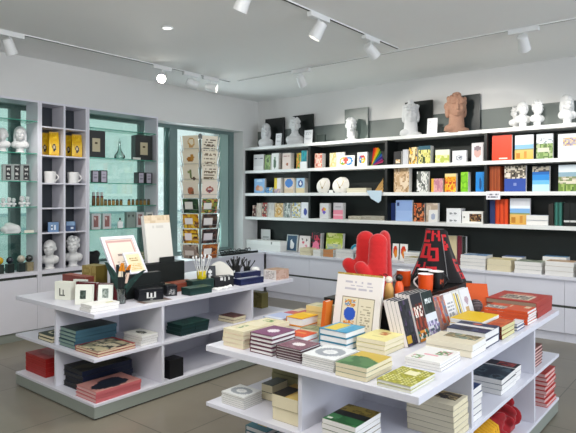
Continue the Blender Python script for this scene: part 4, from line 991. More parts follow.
ROW2 = [
 ((-6.1865, 0.235, 0.236), 2, .02, disc('86B2DA', (.35, .35, .2, .2, 'C98A6A'), (.65, .3, .22, .18, 'D9B8A0'), (.5, .85, .3, .1, 'B8D2E8')), '5E8ABA', 'light blue book with children'),
 ((-5.9695, 0.169, 0.089), 1, .02, P_('2E7AB8', '8AB8D0', '1E5A90', 'D9C89A', s=51), '2A6AA0', 'small blue landscape book'),
 ((-5.7945, 0.137, 0.24), 3, .03, lay('E6E2E0', (0, .3, .45, 1, 'E0C41A'), (0, 0, 1, .3, P_('D0B0A0', '9A8AA0', s=52))), 'D9BE20', 'yellow and white book'),
 ((-5.5805, 0.195, 0.236), 3, .03, disc(lay('D8C6B4', (0, 0, 1, .3, 'CDB89A')), (.5, .66, .42, .3, '3A78C0')), 'C9B49A', 'book with a big blue circle'),
 ((-5.3475, 0.169, 0.231), 3, .03, disc(lay('A8C6DE', (0, 0, 1, .35, 'D8C8A0')), (.5, .62, .3, .25, '2A4A8A'), (.5, .62, .12, .14, 'E8E8E8')), 'E2D6B0', 'blue book with a white windmill'),
 ((-3.582, 0.234, 0.347), 3, .03, P_('B89A74', 'CDB494', '9A7C58', 'D8C6AC', s=55, sc=6), 'B8862A', 'large beige brown picture book'),
 ((-3.2695, 0.171, 0.274), 2, .02, P_('D5D6D0', '8A8E8A', 'E2E2DE', '5E625E', s=56, sc=6), 'B0B2AE', 'grey white patterned book'),
 ((-3.066, 0.166, 0.175), 2, .02, lay(P_('C98A9A', 'D9A8A0', 'B87A8A', s=57), (0, 0, .2, 1, 'D9A83A')), 'D0A040', 'pink book with yellow edge'),
 ((-2.886, 0.154, 0.235), 2, .03, lay(P_('E8A81E', 'D9601E', 'F0C23A', 'C94A1E', s=58, sc=6), (0, .85, 1, 1, 'F0D89A')), 'E2A82A', 'yellow and orange book'),
 ((-2.7015, 0.097, 0.25), 3, .03, P_('7CC21E', '6AB01A', '8ED02E', s=59, sc=3), 'B8BAB4', 'bright green book'),
 ((-2.505, 0.106, 0.245), 1, .03, disc('1E84D2', (.55, .4, .15, .3, '144A80')), '1A70B4', 'bright blue book'),
 ((-2.084, 0.254, 0.309), 2, .02, lay('2E4C9E', (0, .5, 1, 1, P_('1A1A1C', 'B8AE9A', '5A5248', 'D6CEC0', s=61, sc=9)), (.4, .25, .6, .32, '7A8AC0')), '24408A', 'large blue book with a crowd photo'),
 ((-1.7945, 0.191, 0.292), 2, .025, lay('B9DCEE', (0, .42, 1, .68, '2A86D0'), (0, .68, 1, .78, '1A62B0'), (0, .78, 1, 1, P_('3A3A40', 'A8A090', s=62, sc=7)), (0, .3, 1, .42, '6AB4E4')), 'D5D9DE', 'blue and white sea book'),
 ((-1.496, 0.226, 0.298), 2, .02, lay(P_('6E8A3E', '9AB060', '4E6A2E', s=63, sc=6), (0, .28, 1, .55, P_('D9D2C0', 'B0A890', '7A8A5A', s=64, sc=7)), (0, .55, 1, .75, '8AA8B8'), (0, .75, 1, 1, 'D9E4EA')), 'A8B0A8', 'wide book with a white village'),
]
ROW3 = [
 ((-6.3005, 0.083, 0.185), 1, .02, P_('5A1E1A', '2E1412', 'C9B0A0', s=71), '3A1614', 'narrow dark red book'),
 ((-6.1935, 0.107, 0.223), 1, .03, P_('C9BEB0', 'BDB0A2', s=72), 'B8AC9E', 'narrow beige book'),
 ((-6.0715, 0.115, 0.229), 1, .03, P_('A8302A', '2E2420', 'D0B8A0', s=73, sc=6), 'A09890', 'book with a red and dark photo'),
 ((-5.928, 0.13, 0.23), 2, .03, P_('B8B4AE', 'C8C4BE', s=74), 'B0ACA6', 'plain warm grey book'),
 ((-5.7635, 0.179, 0.226), 1, .03, disc(P_('C9A870', 'D9C9A8', 'A88A5A', s=75), (.5, .4, .3, .25, 'B8862A', .6)), 'B89A6A', 'gold floral book'),
 ((-5.588, 0.13, 0.232), 1, .03, P_('8A948E', 'C9CCC8', '5E6A64', s=76, sc=6), '8A9090', 'grey green book'),
 ((-5.409, 0.18, 0.234), 1, .03, P_('C9C07A', '7A94B8', 'D9D6C8', 'A89A5A', s=77, sc=6), 'A8A8A0', 'yellow and blue mosaic book'),
 ((-5.2405, 0.137, 0.243), 1, .03, disc('E0E2E8', (.6, .4, .25, .22, '3A4A9A')), 'D0D2D8', 'white book with a blue circle'),
 ((-4.87, 0.166, 0.233), 2, .035, disc('D9D8D8', (.45, .55, .22, .16, 'D96A7A'), (.5, .42, .18, .14, '6A5AC0'), (.55, .6, .15, .1, 'E0B02A')), '9A9A9C', 'white book with a rainbow heart'),
 ((-4.6165, 0.177, 0.239), 2, .035, lay('C2BEC2', (0, 0, 1, .55, 'E58A9E'), (0, .2, 1, .3, 'F0D0D6'), (.2, .7, .8, .8, '8A868A')), '8A888C', 'grey book with a pink lower half'),
 ((-3.5435, 0.255, 0.284), 1, .03, lay(disc('8AA6D6', (.15, .8, .06, .12, '2A3A6A')), (0, 0, 1, .5, '9AB4DE')), '3A5290', 'large light blue book'),
 ((-3.32, 0.158, 0.245), 1, .03, P_('C05A2E', '1E1A1A', 'D98A5A', '3A2A24', s=82, sc=6), 'B0A8A0', 'black and orange horse book'),
 ((-3.14, 0.168, 0.246), 2, .03, P_('C9B8A6', 'D6C8B8', 'B8A490', s=83, sc=4), 'B8B0A8', 'beige illustrated book'),
 ((-2.029, 0.234, 0.311), 2, .02, sky_church, 'A8ACB0', 'second book with yellow church under blue sky'),
]
for row, nm, zz in ((ROW1, 'on the top book shelf', S1), (ROW2, 'on the middle book shelf', S2), (ROW3, 'on the lowest book shelf', S3)):
    for i, ((x, w, h), n, t, art, sp, ds) in enumerate(row):
        faceout(x, w * .97, h, zz, YF + (.03 if 'circle' in ds and nm.startswith('on the middle') or 'windmill' in ds else 0), art, sp, ds, nm, n=n, t=t, paper=PAGE_W, lean=2)
# small things standing among the books
x, w, h = (-5.2245, 0.127, 0.106)
pbox('price_card', 'small white price card before the turquoise book on the top book shelf', 'card', (x, 6.785, S1), w, .01, h, 'E8EAEA')
x, w, h = (-4.4635, 0.277, 0.167)
pbox('postcard', 'white card with a rainbow ring standing askew on the top book shelf', 'card', (x, 6.80, S1), w, .012, h, 'EBECEA', front=disc('F0F0EE', (.36, .5, .22, .34, 'E0B02A', .6), (.66, .5, .24, .36, '3A8AC8', .6), (.5, .6, .12, .3, 'C94A3A'), (.3, .3, .1, .1, '6AA83A')), lean=8, rz=R(8))
x0, x1, h = (-4.072, -3.847, 0.252)
r = thing('paper_fan', 'rainbow coloured folded paper fan at the right of the top book shelf', 'fan', (x0, 6.86, S1))
cols = ['C9241E', 'E0661E', 'E8A81E', 'D9C83A', '4E9A3A', '2A6AB0', '5A3A8A', 'B03A6A']; m = MB(); wd = x1 - x0
for k in range(8):
    a0, a1 = R(8 + 8.5 * k), R(8 + 8.5 * (k + 1)); rr = h * 1.25
    p0 = (wd * .98 - 0, 0); P0 = (wd, -.02, .002)
    for s, (u, v) in enumerate(((0, .5), (.5, 1))):
        b0, b1 = a0 + (a1 - a0) * u, a0 + (a1 - a0) * v; dy = -.02 if s else .0
        q = lambda b, d: (max(0.0, min(wd, wd * .05 + rr * math.cos(b) * .62)), d, min(h, rr * math.sin(b)) + .002)
        c = lin(cols[7 - k])
        m.face([(0.005, 0, .002), q(b0, -.03 if s == 0 else .0), q(b1, .0 if s == 0 else -.03)], c)
o = m.build('pleats', PRINT, r); s_ = o.modifiers.new('t', 'SOLIDIFY'); s_.thickness = .002
MB().box(0.0, .03, -.012, .012, .001, .02, '6AA83A').build('handle', PRINT, r)
for k, (l, r_, t, ds) in enumerate(((318.5, 329, 178.5, 'smaller left'), (334.5, 348, 177.5, 'larger right'))):
    x, w, h = [(-4.875, 0.194, 0.213), (-4.5595, 0.237, 0.22)][k]
    m = MB(); N = 14; M_ = 10
    r = thing('necklace_stand', ds + ' white curved necklace stand on the middle book shelf', 'jewellery stand', (x, 6.83, S2), R(18), 'white necklace stands')
    def ns(u, v):      # neck bust sheet
        ww = w * (.30 + .24 * math.sin(math.pi * min(1, v * 1.05)) ** .8 + (.0 if v < .9 else -.1 * (v - .9) * 10))
        return (ww * (u - .5) * 2 * .95, -.05 * math.cos((u - .5) * 2.6) - .02 + .10 * v * v, .002 + h * v * (1 - .04 * abs(u - .5) * (1 if v > .8 else 0)))
    for j in range(N):
        for i in range(M_): m.face([ns(i/M_, j/N), ns((i+1)/M_, j/N), ns((i+1)/M_, (j+1)/N), ns(i/M_, (j+1)/N)])
    o = m.build('neck_form', pmat('leatherette_white', 'EDEAE2', .5), r); sd = o.modifiers.new('t', 'SOLIDIFY'); sd.thickness = .012; sd.offset = 1
    q = MB().tube([(-w*.22, -.052, h*.78), (-w*.12, -.066, h*.5), (0, -.074, h*.36), (w*.12, -.066, h*.5), (w*.22, -.052, h*.78)], .0025, 6); q.build('necklace', pmat('thin_gold', 'B0954A', .3, metal=.8), r)
    MB().lathe([(.012, -.004), (.012, .004)], 12, M=Matrix.Translation((0, -.08, h * .34)) @ Matrix.Rotation(R(90), 4, 'X')).build('pendant', pmat('thin_gold', 'B0954A', .3, metal=.8), r)
x, w, h = (-4.712, 0.072, 0.039)
pbox('price_card', 'tiny white card between the necklace stands', 'card', (x, 6.79, S2), w, .02, h, 'EEEEEA')
x, w, h = (-4.259, 0.328, 0.064)
pbox('gift_box', 'flat cream box right of the necklace stands on the middle book shelf', 'box', (x, 6.84, S2), w, .14, h, 'DDD6BC', front=lay('E3DDC6', (0, .45, 1, .52, 'B8AE90')), lid=h*.5)
x0, x1, h = (-4.027, -3.843, 0.208)
r = thing('paper_fan', 'tan folded paper fan leaning at the right of the middle book shelf', 'fan', (x0, 6.86, S2))
m = MB(); wd = x1 - x0 - .03
for k in range(8):
    u0, u1 = k / 8, (k + 1) / 8; z = lambda u: .004 + h * u * .95
    m.face([(0, 0, .002), (wd, -.012 * (k % 2), z(u0)), (wd, -.012 * ((k + 1) % 2), z(u1))], lin(['CDA86A', 'B88E4E'][k % 2]))
o = m.build('pleats', PRINT, r); s_ = o.modifiers.new('t', 'SOLIDIFY'); s_.thickness = .002
MB().box(-.0, .03, -.008, .008, .0006, .012, '8A6A3A').build('handle', PRINT, r)
pts = [(-4.073, 6.738, 1.687), (-3.826, 6.738, 1.685), (-3.841, 6.738, 1.548), (-3.881, 6.738, 1.513), (-4.0, 6.738, 1.575)]
m = MB(); m.face([(p[0], 6.738, p[2]) for p in pts], lin('BFD4E2')); m.face([(pts[0][0], 6.738, S2 + .004), (pts[0][0] + .02, 6.80, S2 + .004), (pts[1][0] + .01, 6.80, S2 + .004), (pts[1][0], 6.738, S2 + .004)], lin('CADBE6'))
ctr = (pts[0][0], 6.75, S2)
m.v = [(a - ctr[0], b - ctr[1], c - ctr[2]) for a, b, c in m.v]
r = thing('handkerchief', 'pale blue cloth hanging over the edge of the middle book shelf', 'cloth', ctr)
o = m.build('cloth', CLOTHM, r); s_ = o.modifiers.new('t', 'SOLIDIFY'); s_.thickness = .003; s_.offset = -1
# spine-out and lying books
W1 = 'on the middle book shelf right of the third upright'
a, b, h = (-2.385, -2.258, 0.308)
spineout(a, b, h, S2, 6.83, 3, 'A8502A', 'brown-orange spine book', 'on the middle book shelf', sart=lay('B0582E', (0, .0, 1, .2, '9A4624'), (0, .45, 1, .55, '8E4020')))
a, b, h = (-2.381, -2.318, 0.286)
spineout(a, b, h, S3, 6.83, 1, '2A3A6A', 'navy spine book', 'beside the orange spines on the lowest book shelf')
a, b, h = (-2.314, -2.164, 0.301)
spineout(a, b, h, S3, 6.83, 3, 'D2461E', 'orange-red spine book', 'on the lowest book shelf', sart=lay('D84A20', (0, .1, 1, .2, 'BE3A18')))
a, b, h = (-1.71, -1.657, 0.249)
spineout(a, b, h, S3, 6.83, 1, '2E2A26', 'dark slim spine book', 'left of the green spines on the lowest book shelf')
a, b, h = (-1.646, -1.564, 0.266)
spineout(a, b, h, S3, 6.83, 2, '2E6A5E', 'green spine book', 'on the lowest book shelf', sart=lay('33746A', (0, .12, 1, .2, '245A50'), (0, .8, 1, .88, '245A50')))
a, b, h = (-1.552, -1.353, 0.262)
spineout(a, b, h, S3, 6.83, 3, '0F1414', 'black binder spine', 'at the lowest shelf right end', sart=lay('121818', (0, 0, 1, 1, '121818'), (0, .0, 1, 1, lay('121818', (.74, 0, .8, 1, 'C9CCCA')))))
x, w, h = (-1.8305, 0.235, 0.117)
stack((x, 6.87, w, .14, h), S3, 2, 'pale blue-white book', 'lying before the church book on the lowest shelf', solid('BFC6E0'), 'C2C8DC', PAGE_W, hard=False)
x, w, h = (-2.84, 0.192, 0.183)
for k in range(2):
    pbox('gift_box', ['lower', 'upper'][k] + ' white box with small dark marks on the lowest book shelf', 'box', (x, 6.90, S3 + k * (h / 2)), w, .14, h / 2 - .001, 'E2E4E6', front=disc('E4E6E8', (.3, .3, .12, .14, '8A8E92'), (.6, .3, .1, .14, '8A8E92')), group='stacked white boxes')
x, w, h = (-2.5975, 0.267, 0.149)
pbox('gift_box', 'wide white box with a brown photo on the lowest book shelf', 'box', (x, 6.88, S3), w, .10, h, 'E4E4E0', front=lay('E8E8E4', (.36, .12, .95, .75, P_('5A3A2A', '8A6A4A', 'B8945A', '2A1E16', s=91, sc=6)), (.08, .4, .16, .55, '6A6A66')))
x, w, h = (-3.7495, 0.109, 0.245)
faceout(x, w, h, S3, 6.88, solid('2A3E78'), '24366A', 'navy book half hidden by the light blue book', 'on the lowest book shelf', n=1, t=.03)
x, w, h = (-3.1075, 0.125, 0.16)
pbox('postcard', 'pale card with a blue drawing before the beige book', 'card', (x, 6.80, S3), w, .008, h, 'E4E0DA', front=disc('E6E4E0', (.5, .45, .25, .25, 'A8B0C8')), lean=6)
for k, (l, r_, t, ds, col) in enumerate(((348.5, 361, 216.5, 'left', 'B8B2A0'), (361.5, 384, 216, 'right', 'A8A496'))):
    x, w, h = [(-4.3255, 0.213, 0.051), (-4.0285, 0.365, 0.059)][k]
    pbox('folder', ds + ' flat beige folder lying on the lowest book shelf', 'folder', (x, 6.90, S3), w, .15, h, col, front=textlines(col, '8A8474', .2, .8, 2, 4, 0, 1), group='flat beige folders')
# price sign clipped on the shelf edge
x, w, h = (-2.3135, 0.167, -0.018)
zb = 1.566
r = thing('shelf_sign', 'small white sign with grey lines clipped to the middle shelf edge', 'sign', (x, 6.750, zb))
m = MB(); hh = S2 + .006 - zb; m.box(-w/2, w/2, 0, .003, 0, hh, 'E6E6EA', skip='-'); m.grid((-w/2, 0, 0), (w, 0, 0), (0, 0, hh), 26, 10, textlines('E8E8EC', '7A7A86', .2, .85, 2, 4, .1, .9)); m.build('sign_plate', PRINT, r)
MB().box(-.02, .02, 0, .04, hh + .0005, hh + .0025, 'C9C9CC').build('clip', PRINT, r)

# ------------------------------------------------------------------ things on the worktop and the window ledge
r = thing('gift_box', 'long white flat box at the corner end of the worktop', 'box', (-6.053, 6.80, CT), R(0))
x0, x1, h = (-6.402, -5.64, 0.163)
r.location = ((x0 + x1) / 2 - .02, 6.86, CT)
q = MB(); wd = min(x1 - x0, .74); q.box(-wd/2, wd/2, -.10, .10, .001, h * .6, 'E4E4E0'); q.build('box_body', PRINT, r)
q = MB(); q.box(-wd/2 - .002, wd/2 + .002, -.102, .102, h * .605, h, 'ECECE8', skip='-'); q.grid((-wd/2 - .002, -.102, h * .605), (wd + .004, 0, 0), (0, 0, h * .395), 30, 5, disc('ECECE8', (.75, .5, .02, .3, '7A7A78'))); q.build('lid', PRINT, r)
x, w, h = (-6.21, 0.202, 0.33)
pbox('caption_card', 'white upright card standing behind the long white box', 'caption card', (x, 7.02, CT), w, .012, h, 'E2E4E2', front=textlines('E4E6E4', 'B0B4B2', .3, .7, 3, 4))
dark = [(-5.99, 5.85, .7355), (-5.99, 6.10, .7355), (-5.99, 6.34, .7355), (-6.24, 6.2, .72)]
for k, (x, y, z) in enumerate(dark):
    o = thing('sunglasses', ['dark spectacles at the near end of the black tray', 'dark spectacles in the middle of the black tray', 'dark spectacles at the corner end of the black tray', 'dark spectacles on the window ledge behind the black tray'][k], 'spectacles', (x, y, z), R(90) + .25 * (k - 1), 'dark spectacles on the window ledge')
    m = MB()
    for s in (-1, 1):
        pts = [(s * .05 + .04 * math.cos(t), 0, .035 + .03 * math.sin(t)) for t in [2 * math.pi * i / 14 for i in range(15)]]
        m.tube(pts, .005, 6)
    m.tube([(-.012, 0, .045), (.012, 0, .045)], .005, 6); m.build('rim', BLACK, o)
    for s in (-1, 1): MB().tube([(s * .09, 0, .045), (s * .088, .08, .04), (s * .085, .15, .006)], .004, 6).build('temple', BLACK, o)
r = thing('tray', 'flat black tray along the middle of the window ledge', 'tray', (-6.06, 6.12, .72), R(0)); MB().box(-.13, .13, -.40, .40, .001, .014).build('tray_base', BLACK, r)
MB().box(-.13, -.12, -.40, .40, .0145, .03).box(.12, .13, -.40, .40, .0145, .03).build('rim', BLACK, r)
CN = 'standing on the worktop under the shelves'
for (x, w, h), n, t, art, sp, ds, ln in (
 ((-5.5625, 0.221, 0.27), 1, .03, lay('B8C0C0', (.06, .05, .94, .95, disc('2A4A66', (.55, .35, .2, .25, 'DDE2E4'), (.45, .6, .1, .12, 'DDE2E4')))), '2A4258', 'blue book with a white bird', 8),
 ((-5.314, 0.208, 0.262), 1, .03, disc('E6DCD8', (.4, .6, .1, .08, 'D05A6A'), (.7, .4, .1, .08, 'E08A9A'), (.3, .8, .07, .06, '2A2424'), (.7, .75, .08, .06, '2A2424'), (.5, .25, .12, .1, 'E0A8B0')), 'C9C0BC', 'white book with pink dots', 8),
 ((-5.0805, 0.163, 0.317), 2, .05, disc(P_('1E1418', 'C0304A', '2A1A1E', s=95, sc=5), (.5, .3, .4, .3, 'E87A9A')), '8A8A78', 'black and pink flamingo book', 4),
 ((-4.742, 0.3, 0.326), 2, .03, lay(P_('B8C84A', 'D2D87A', '9AB03A', 'E6E49A', s=96, sc=6), (.05, .3, .95, .5, P_('A8B8B0', 'C9CCA0', s=97, sc=6))), '9A9E98', 'large yellow-green landscape book', 5)):
    faceout(x, w, h, CT, 6.90, art, sp, ds, CN, n=n, t=t, lean=ln)
FPs = {'tan': (-5.083, 6.278, 0.196, 0.058, 0.105), 'w': (-4.8685, 6.2805, 0.127, 0.035, 0.094), 'ot': (-4.662, 6.237, 0.174, 0.024, 0.111), 'ws': (-4.382, 6.256, 0.292, 0.12, 0.121), 'bl': (-4.11, 6.1815, 0.182, 0.049, 0.086)}
def lowstack(k, n, ds, wh, art, sp, dep=.16, **kw):
    cx, cy, w, d, h = FPs[k]; y0 = 6.64
    stack((cx, y0 + dep / 2, w, dep, h), CT, n, ds, wh, art, sp, jit=.003, **kw)
lowstack('tan', 2, 'tan booklet', 'lying before the blue bird book', solid('C9B48A'), 'CDB890', hard=False, paper=PAGE_C)
lowstack('w', 2, 'cream booklet', 'lying before the pink dots book', solid('E4DCCC'), 'E0D8C8', hard=False, side='+y')
lowstack('ot', 2, 'orange and teal booklet', 'lying before the flamingo book', lay('C97A4A', (0, .5, 1, 1, '6AA89A')), 'C98A5A', hard=False, side='-y', back='7AB0A0')
lowstack('ws', 3, 'white and grey booklet', 'lying before the yellow-green book', lay('DCDCDC', (.2, .2, .8, .8, 'C0C0C4')), 'D8D8D8', hard=False, side='+y')
lowstack('bl', 1, 'flat black notebook', 'lying left of the red mitts', solid('1A1E1A'), '161A16', hard=True)
x, w, h = (-4.355, 0.128, 0.182)
m = thing('plate', 'blue and white round plate standing behind the red mitts', 'plate', (x + .03, 6.88, CT), 0)
Q = Matrix.Translation((0, 0, .095)) @ Matrix.Rotation(R(80), 4, 'X')
MB().lathe([(.0005, 0), (.055, .0), (.094, .014), (.096, .018), (.055, .006), (.0005, .006)], 28, 'DCE4E8', M=Q, close=False).build('plate_body', GLOSSY, m, smooth=True)
MB().lathe([(.062, .0095), (.09, .0175), (.092, .0195), (.06, .0115)], 28, '2A9AB8', M=Q, close=False).build('rim_band', GLOSSY, m, smooth=True)
for k, (l, r_, t) in enumerate(((391, 396.5, 244), (398, 405.5, 244.5))):
    x, w, h = [(-3.7095, 0.093, 0.23), (-3.584, 0.114, 0.231)][k]
    pbox('greeting_card', ['left', 'right'][k] + ' white card with an orange-red leaf behind the mugs on the worktop', 'card', (x, 6.90, CT), w, .01, h, 'E8E6E0', front=disc('ECEAE6', (.45, .6, .32, .28, 'D2381E'), (.55, .4, .25, .25, 'E08A2A')), lean=5, group='leaf cards')
Z = {'y': (-3.255, 6.345, 0.344, 0.164, 0.178)}['y']
stack((Z[0] + .0, 6.74, .36, .2, .085), CT, 4, 'white book with yellow-brown cover', 'on the worktop behind the mugs', P_('D9C86A', '8A7A5A', 'C9B89A', 'A89A4A', s=98, sc=5), 'DDD8C8', hard=False, side='+y')
x, w, h = (-3.4425, 0.237, 0.165)
stack((x, 6.965, w, .18, .13), CT, 4, 'pale blue-white paperback', 'at the back of the worktop above the mugs', lay('DCE2E6', (.1, .3, .9, .7, 'B8C6D2')), 'DDE0E2', hard=False, side='+y')
for (x, w, h), ds, c in (((-2.913, 0.136, 0.371), 'cream hardback standing behind the red-black cloth', 'D8C8A0'), ((-2.805, 0.06, 0.374), 'maroon slim book standing behind the red-black cloth', '7A2A3A'), ((-2.747, 0.042, 0.37), 'dark slim book standing right of the maroon one', '2A2E2A')):
    faceout(x, w, h, CT, 6.94, solid(c), c, ds, '', n=1, t=.05)
G = {'a': (-2.525, 6.578, 0.316, 0.232, 0.168), 'b': (-2.2115, 6.529, 0.281, 0.088, 0.14), 'c': (-1.8865, 6.561, 0.301, 0.118, 0.136), 'd': (-1.554, 6.5715, 0.296, 0.159, 0.162), 'e': (-1.26, 6.5755, 0.226, 0.159, 0.14)}
wp = lambda c, s: lay(solid(c), (0, .5, 1, 1, s))
def gst(k, n, ds, wh, art, sp, dep, **kw):
    cx, cy, w, d, h = G[k]; stack((cx, 6.645 + dep / 2, w * .97, dep, h), CT, n, ds, wh, art, sp, jit=.003, **kw)
gst('a', 4, 'white paperback with blue cover', 'on the worktop right of the red-black cloth', lay(P_('7A9ABE', '4E6E96', 'A8BCD2', s=101, sc=4), (0, 0, 1, .1, 'D8DCE0')), 'E6E6E4', .25, hard=False, side='+y')
gst('b', 2, 'thick cream book', 'on the worktop, second stack right of the cloth', lay('E0D2A8', (0, .6, 1, 1, 'D2C490')), 'E6DFC8', .22, hard=False, paper=PAGE_C, side='+y')
gst('c', 3, 'white paperback with grey-green cover', 'in the third worktop stack', P_('8A9686', '6E7A6A', 'A8B0A0', s=103, sc=5), 'E2E2E0', .25, hard=False, side='+y')
gst('d', 3, 'thick white book with tan cover', 'in the fourth worktop stack', P_('C9A88A', 'B8967A', 'D8C0A4', s=104, sc=4), 'E6E2DA', .22, hard=False, side='+y')
gst('e', 3, 'white book with olive cover', 'on the worktop at the right photo edge', P_('9AA07A', '7E8462', s=105, sc=4), 'E2E2DE', .22, hard=False, side='+y')
for (x, w, h), wh, c1, c2 in (((-2.1435, 0.235, 0.153), 'behind the thick cream books', '5A74B0', '7A92C4'), ((-1.6685, 0.253, 0.187), 'behind the thick tan-covered books', '4A82B4', '7AA8CE')):
    stack((x, 6.98, w, .17, h), CT, 3, 'blue-topped flat book', wh + ' on the worktop', P_(c1, c2, s=106, sc=3), 'D2D6DC', hard=False, side='+y')
# ------------------------------------------------------------------ right table: book stacks on the top
RT = 'on the right table'
def st(x0, x1, y0, y1, h, n, ds, wh, art, sp, paper=PAGE_W, z=ZT, **kw):
    stack(((x0 + x1) / 2, (y0 + y1) / 2, x1 - x0, y1 - y0, h), z, n, ds, wh, art, sp, paper=paper, jit=kw.pop('jit', .003), **kw)
crm = blot(['E2D8B4', 'DCD1AA', 'E6DDBE'], 3, 3)
st(-2.27, -2.113, 2.201, 2.46, .099, 4, 'thick cream paperback', 'at the left front corner of the right table', lay(crm, (.3, .02, .8, .1, 'B8A88A'), (.5, .3, .8, .5, blot(['6E8A5A', '9AA87A', 'E2D8B4'], 3, 5))), 'DDD3AC', PAGE_C, hard=False, side='+y', back='E0B8B0')
st(-2.30, -2.12, 2.485, 2.61, .085, 3, 'cream paperback with green plant', 'behind the corner cream stack', lay(crm, (.2, .3, .6, .7, blot(['5E8A4A', '8AA86A', 'E2D8B4'], 5, 5))), 'DDD3AC', PAGE_C, hard=False, side='-x')
pur = disc('7E4A6C', (.52, .5, .22, .17, 'E6DDE2'), (.52, .5, .24, .02, 'E6DDE2'), (.52, .5, .02, .2, 'E6DDE2'))
st(-2.064, -1.905, 2.204, 2.40, .107, 5, 'purple hardback with white rosette', 'at the front of the right table', pur, '5E2A3C', PAGE_W, side='-x', back='5A2436')
plm = disc(blot(['7E5662', '86606A', '74505C', '8E6A74'], 8, 9), (.52, .5, .24, .17, 'E8E0E0'))
st(-1.878, -1.715, 2.204, 2.375, .068, 5, 'plum patterned hardback with white oval', 'at the front of the right table', plm, '4E2A34', PAGE_W, side='-x', back='4A2630')
rng = disc('E6E8E6', (.5, .5, .40, .34, '9AA0A6', .52), (.5, .5, .08, .07, 'DADCDC'))
st(-1.69, -1.50, 2.182, 2.40, .062, 6, 'white paperback with grey ring', 'at the front of the right table', rng, 'D6D8D4', PAGE_W, hard=False, side='-x')
gg = lay(blot(['4E7A4A', '5A8656', '446E42'], 4, 3), (0, .52, 1, 1, blot(['D2B44A', 'C9A840', 'DCC468'], 4, 3)), (.05, .05, .3, .14, 'DCE2D0'))
gg2 = lambda u, v: lin('C9AC46') if v > .55 + .12 * math.sin(u * 4) else lin(['4E7A4A', '3E6A3E', '5A8656'][int(vnoise(u * 4, v * 4, 4) * 2.99)])
st(-1.478, -1.31, 2.162, 2.40, .064, 3, 'green and gold paperback', 'at the front of the right table', gg2, 'D9D6B8', PAGE_C, hard=False, side='-x')
def pat(u, v):
    if .36 < u < .70 and .60 < v < .82: return lin('E6E2B8')
    a, b = u * 9, v * 11
    k = (int(a) + int(b)) % 2; d = abs((a % 1) - .5) + abs((b % 1) - .5)
    return lin('DCDCA0') if d < .3 else lin(['A8A436', '8E8C30'][k])
r0 = dict(side='-x', jit=.002)
st(-1.252, -1.085, 2.165, 2.40, .032, 2, 'yellow-green patterned notebook', 'at the near corner of the right table', pat, 'C9C88A', paper=PAGE_W, back='DADAC8', hard=True, **r0)
flo = lay('EFEDE8', (.1, .06, .42, .3, blot(['7A9A6A', 'D9A0A8', 'A8B890', 'EFEDE8'], 5, 6)), (.55, .5, .9, .85, blot(['6E9060', 'C98A90', 'EFEDE8', '8AA87A'], 6, 6)), (.3, .38, .7, .46, 'E8A8B0'))
st(-1.30, -1.115, 2.518, 2.77, .043, 3, 'white paperback with pink flowers', 'behind the patterned notebooks', flo, 'E9E7E2', PAGE_W, hard=False, side='-x')
st(-1.335, -1.079, 2.83, 3.035, .069, 2, 'thick cream book with small landscape picture', 'at the right table edge', lay('E0D6BC', (.5, .1, .98, .8, blot(['8A7A5A', '5E5A40', 'B8A880', '7A8A7A'], 5, 6))), 'E6DEC8', PAGE_W, hard=False, side='-y')
st(-1.317, -1.087, 3.062, 3.285, .088, 2, 'dark blue book with white band', 'at the right table edge', lay(blot(['2A3350', '343E5E', '242C46'], 4, 4), (.36, 0, .54, 1, 'E2E0DC'), (.06, .3, .3, .7, disc(blot(['2A3350', '343E5E'], 4, 4), (.5, .5, .35, .3, 'C96A4A'))), (.66, .3, .9, .6, '141A2A')), '24304E', PAGE_W, side='+y')
st(-1.185, -1.084, 3.314, 3.545, .076, 3, 'orange-brown paperback with yellow edges', 'right of the yellow booklets', blot(['C2582A', 'CE6634', 'B84E24'], 3, 3), '6A2E1E', pagemat('yellow_fore', 'DDD6A0'), side='-y', hard=False)
st(-1.40, -1.20, 3.314, 3.60, .088, 3, 'bright yellow booklet', 'between the picture cards and orange books', solid('EFC71A'), 'E2B816', PAGE_W, hard=False, side='-x')
st(-1.135, -1.078, 3.585, 3.74, .045, 2, 'small navy and white booklet', 'at the edge before the red paperbacks', solid('E2E2E4'), '2A3A6A', PAGE_W, side='-x')
redp = lay('D0562E', (0, .55, .55, 1, blot(['C9C2B8', '4A4644', 'E0DAD0', '8A8480'], 5, 5)), (.6, .1, .95, .2, 'E8D0B0'), (.6, .5, .95, .55, 'E8D0B0'))
st(-1.36, -1.075, 3.794, 3.99, .088, 5, 'orange-red paperback with photo cover', 'before the large red books', redp, 'D2532A', PAGE_W, hard=False, side='-y', back='C94A24')
bigr = lay('B8392E', (.22, .35, .82, .82, lay('E2D2B8', (.06, .08, .94, .92, blot(['8A8078', 'C9B8A0', '4E4844', 'D9CCB8'], 6, 6)))), (.3, .2, .7, .28, 'D98A70'), (0, 0, 1, .03, '9A2E26'))
st(-1.435, -1.085, 4.045, 4.44, .107, 3, 'large red hardback with picture cover', 'at the right table far end', bigr, 'A8362A', pagemat('red_fore', 'A8907A'), side='+x', back='9E3026')
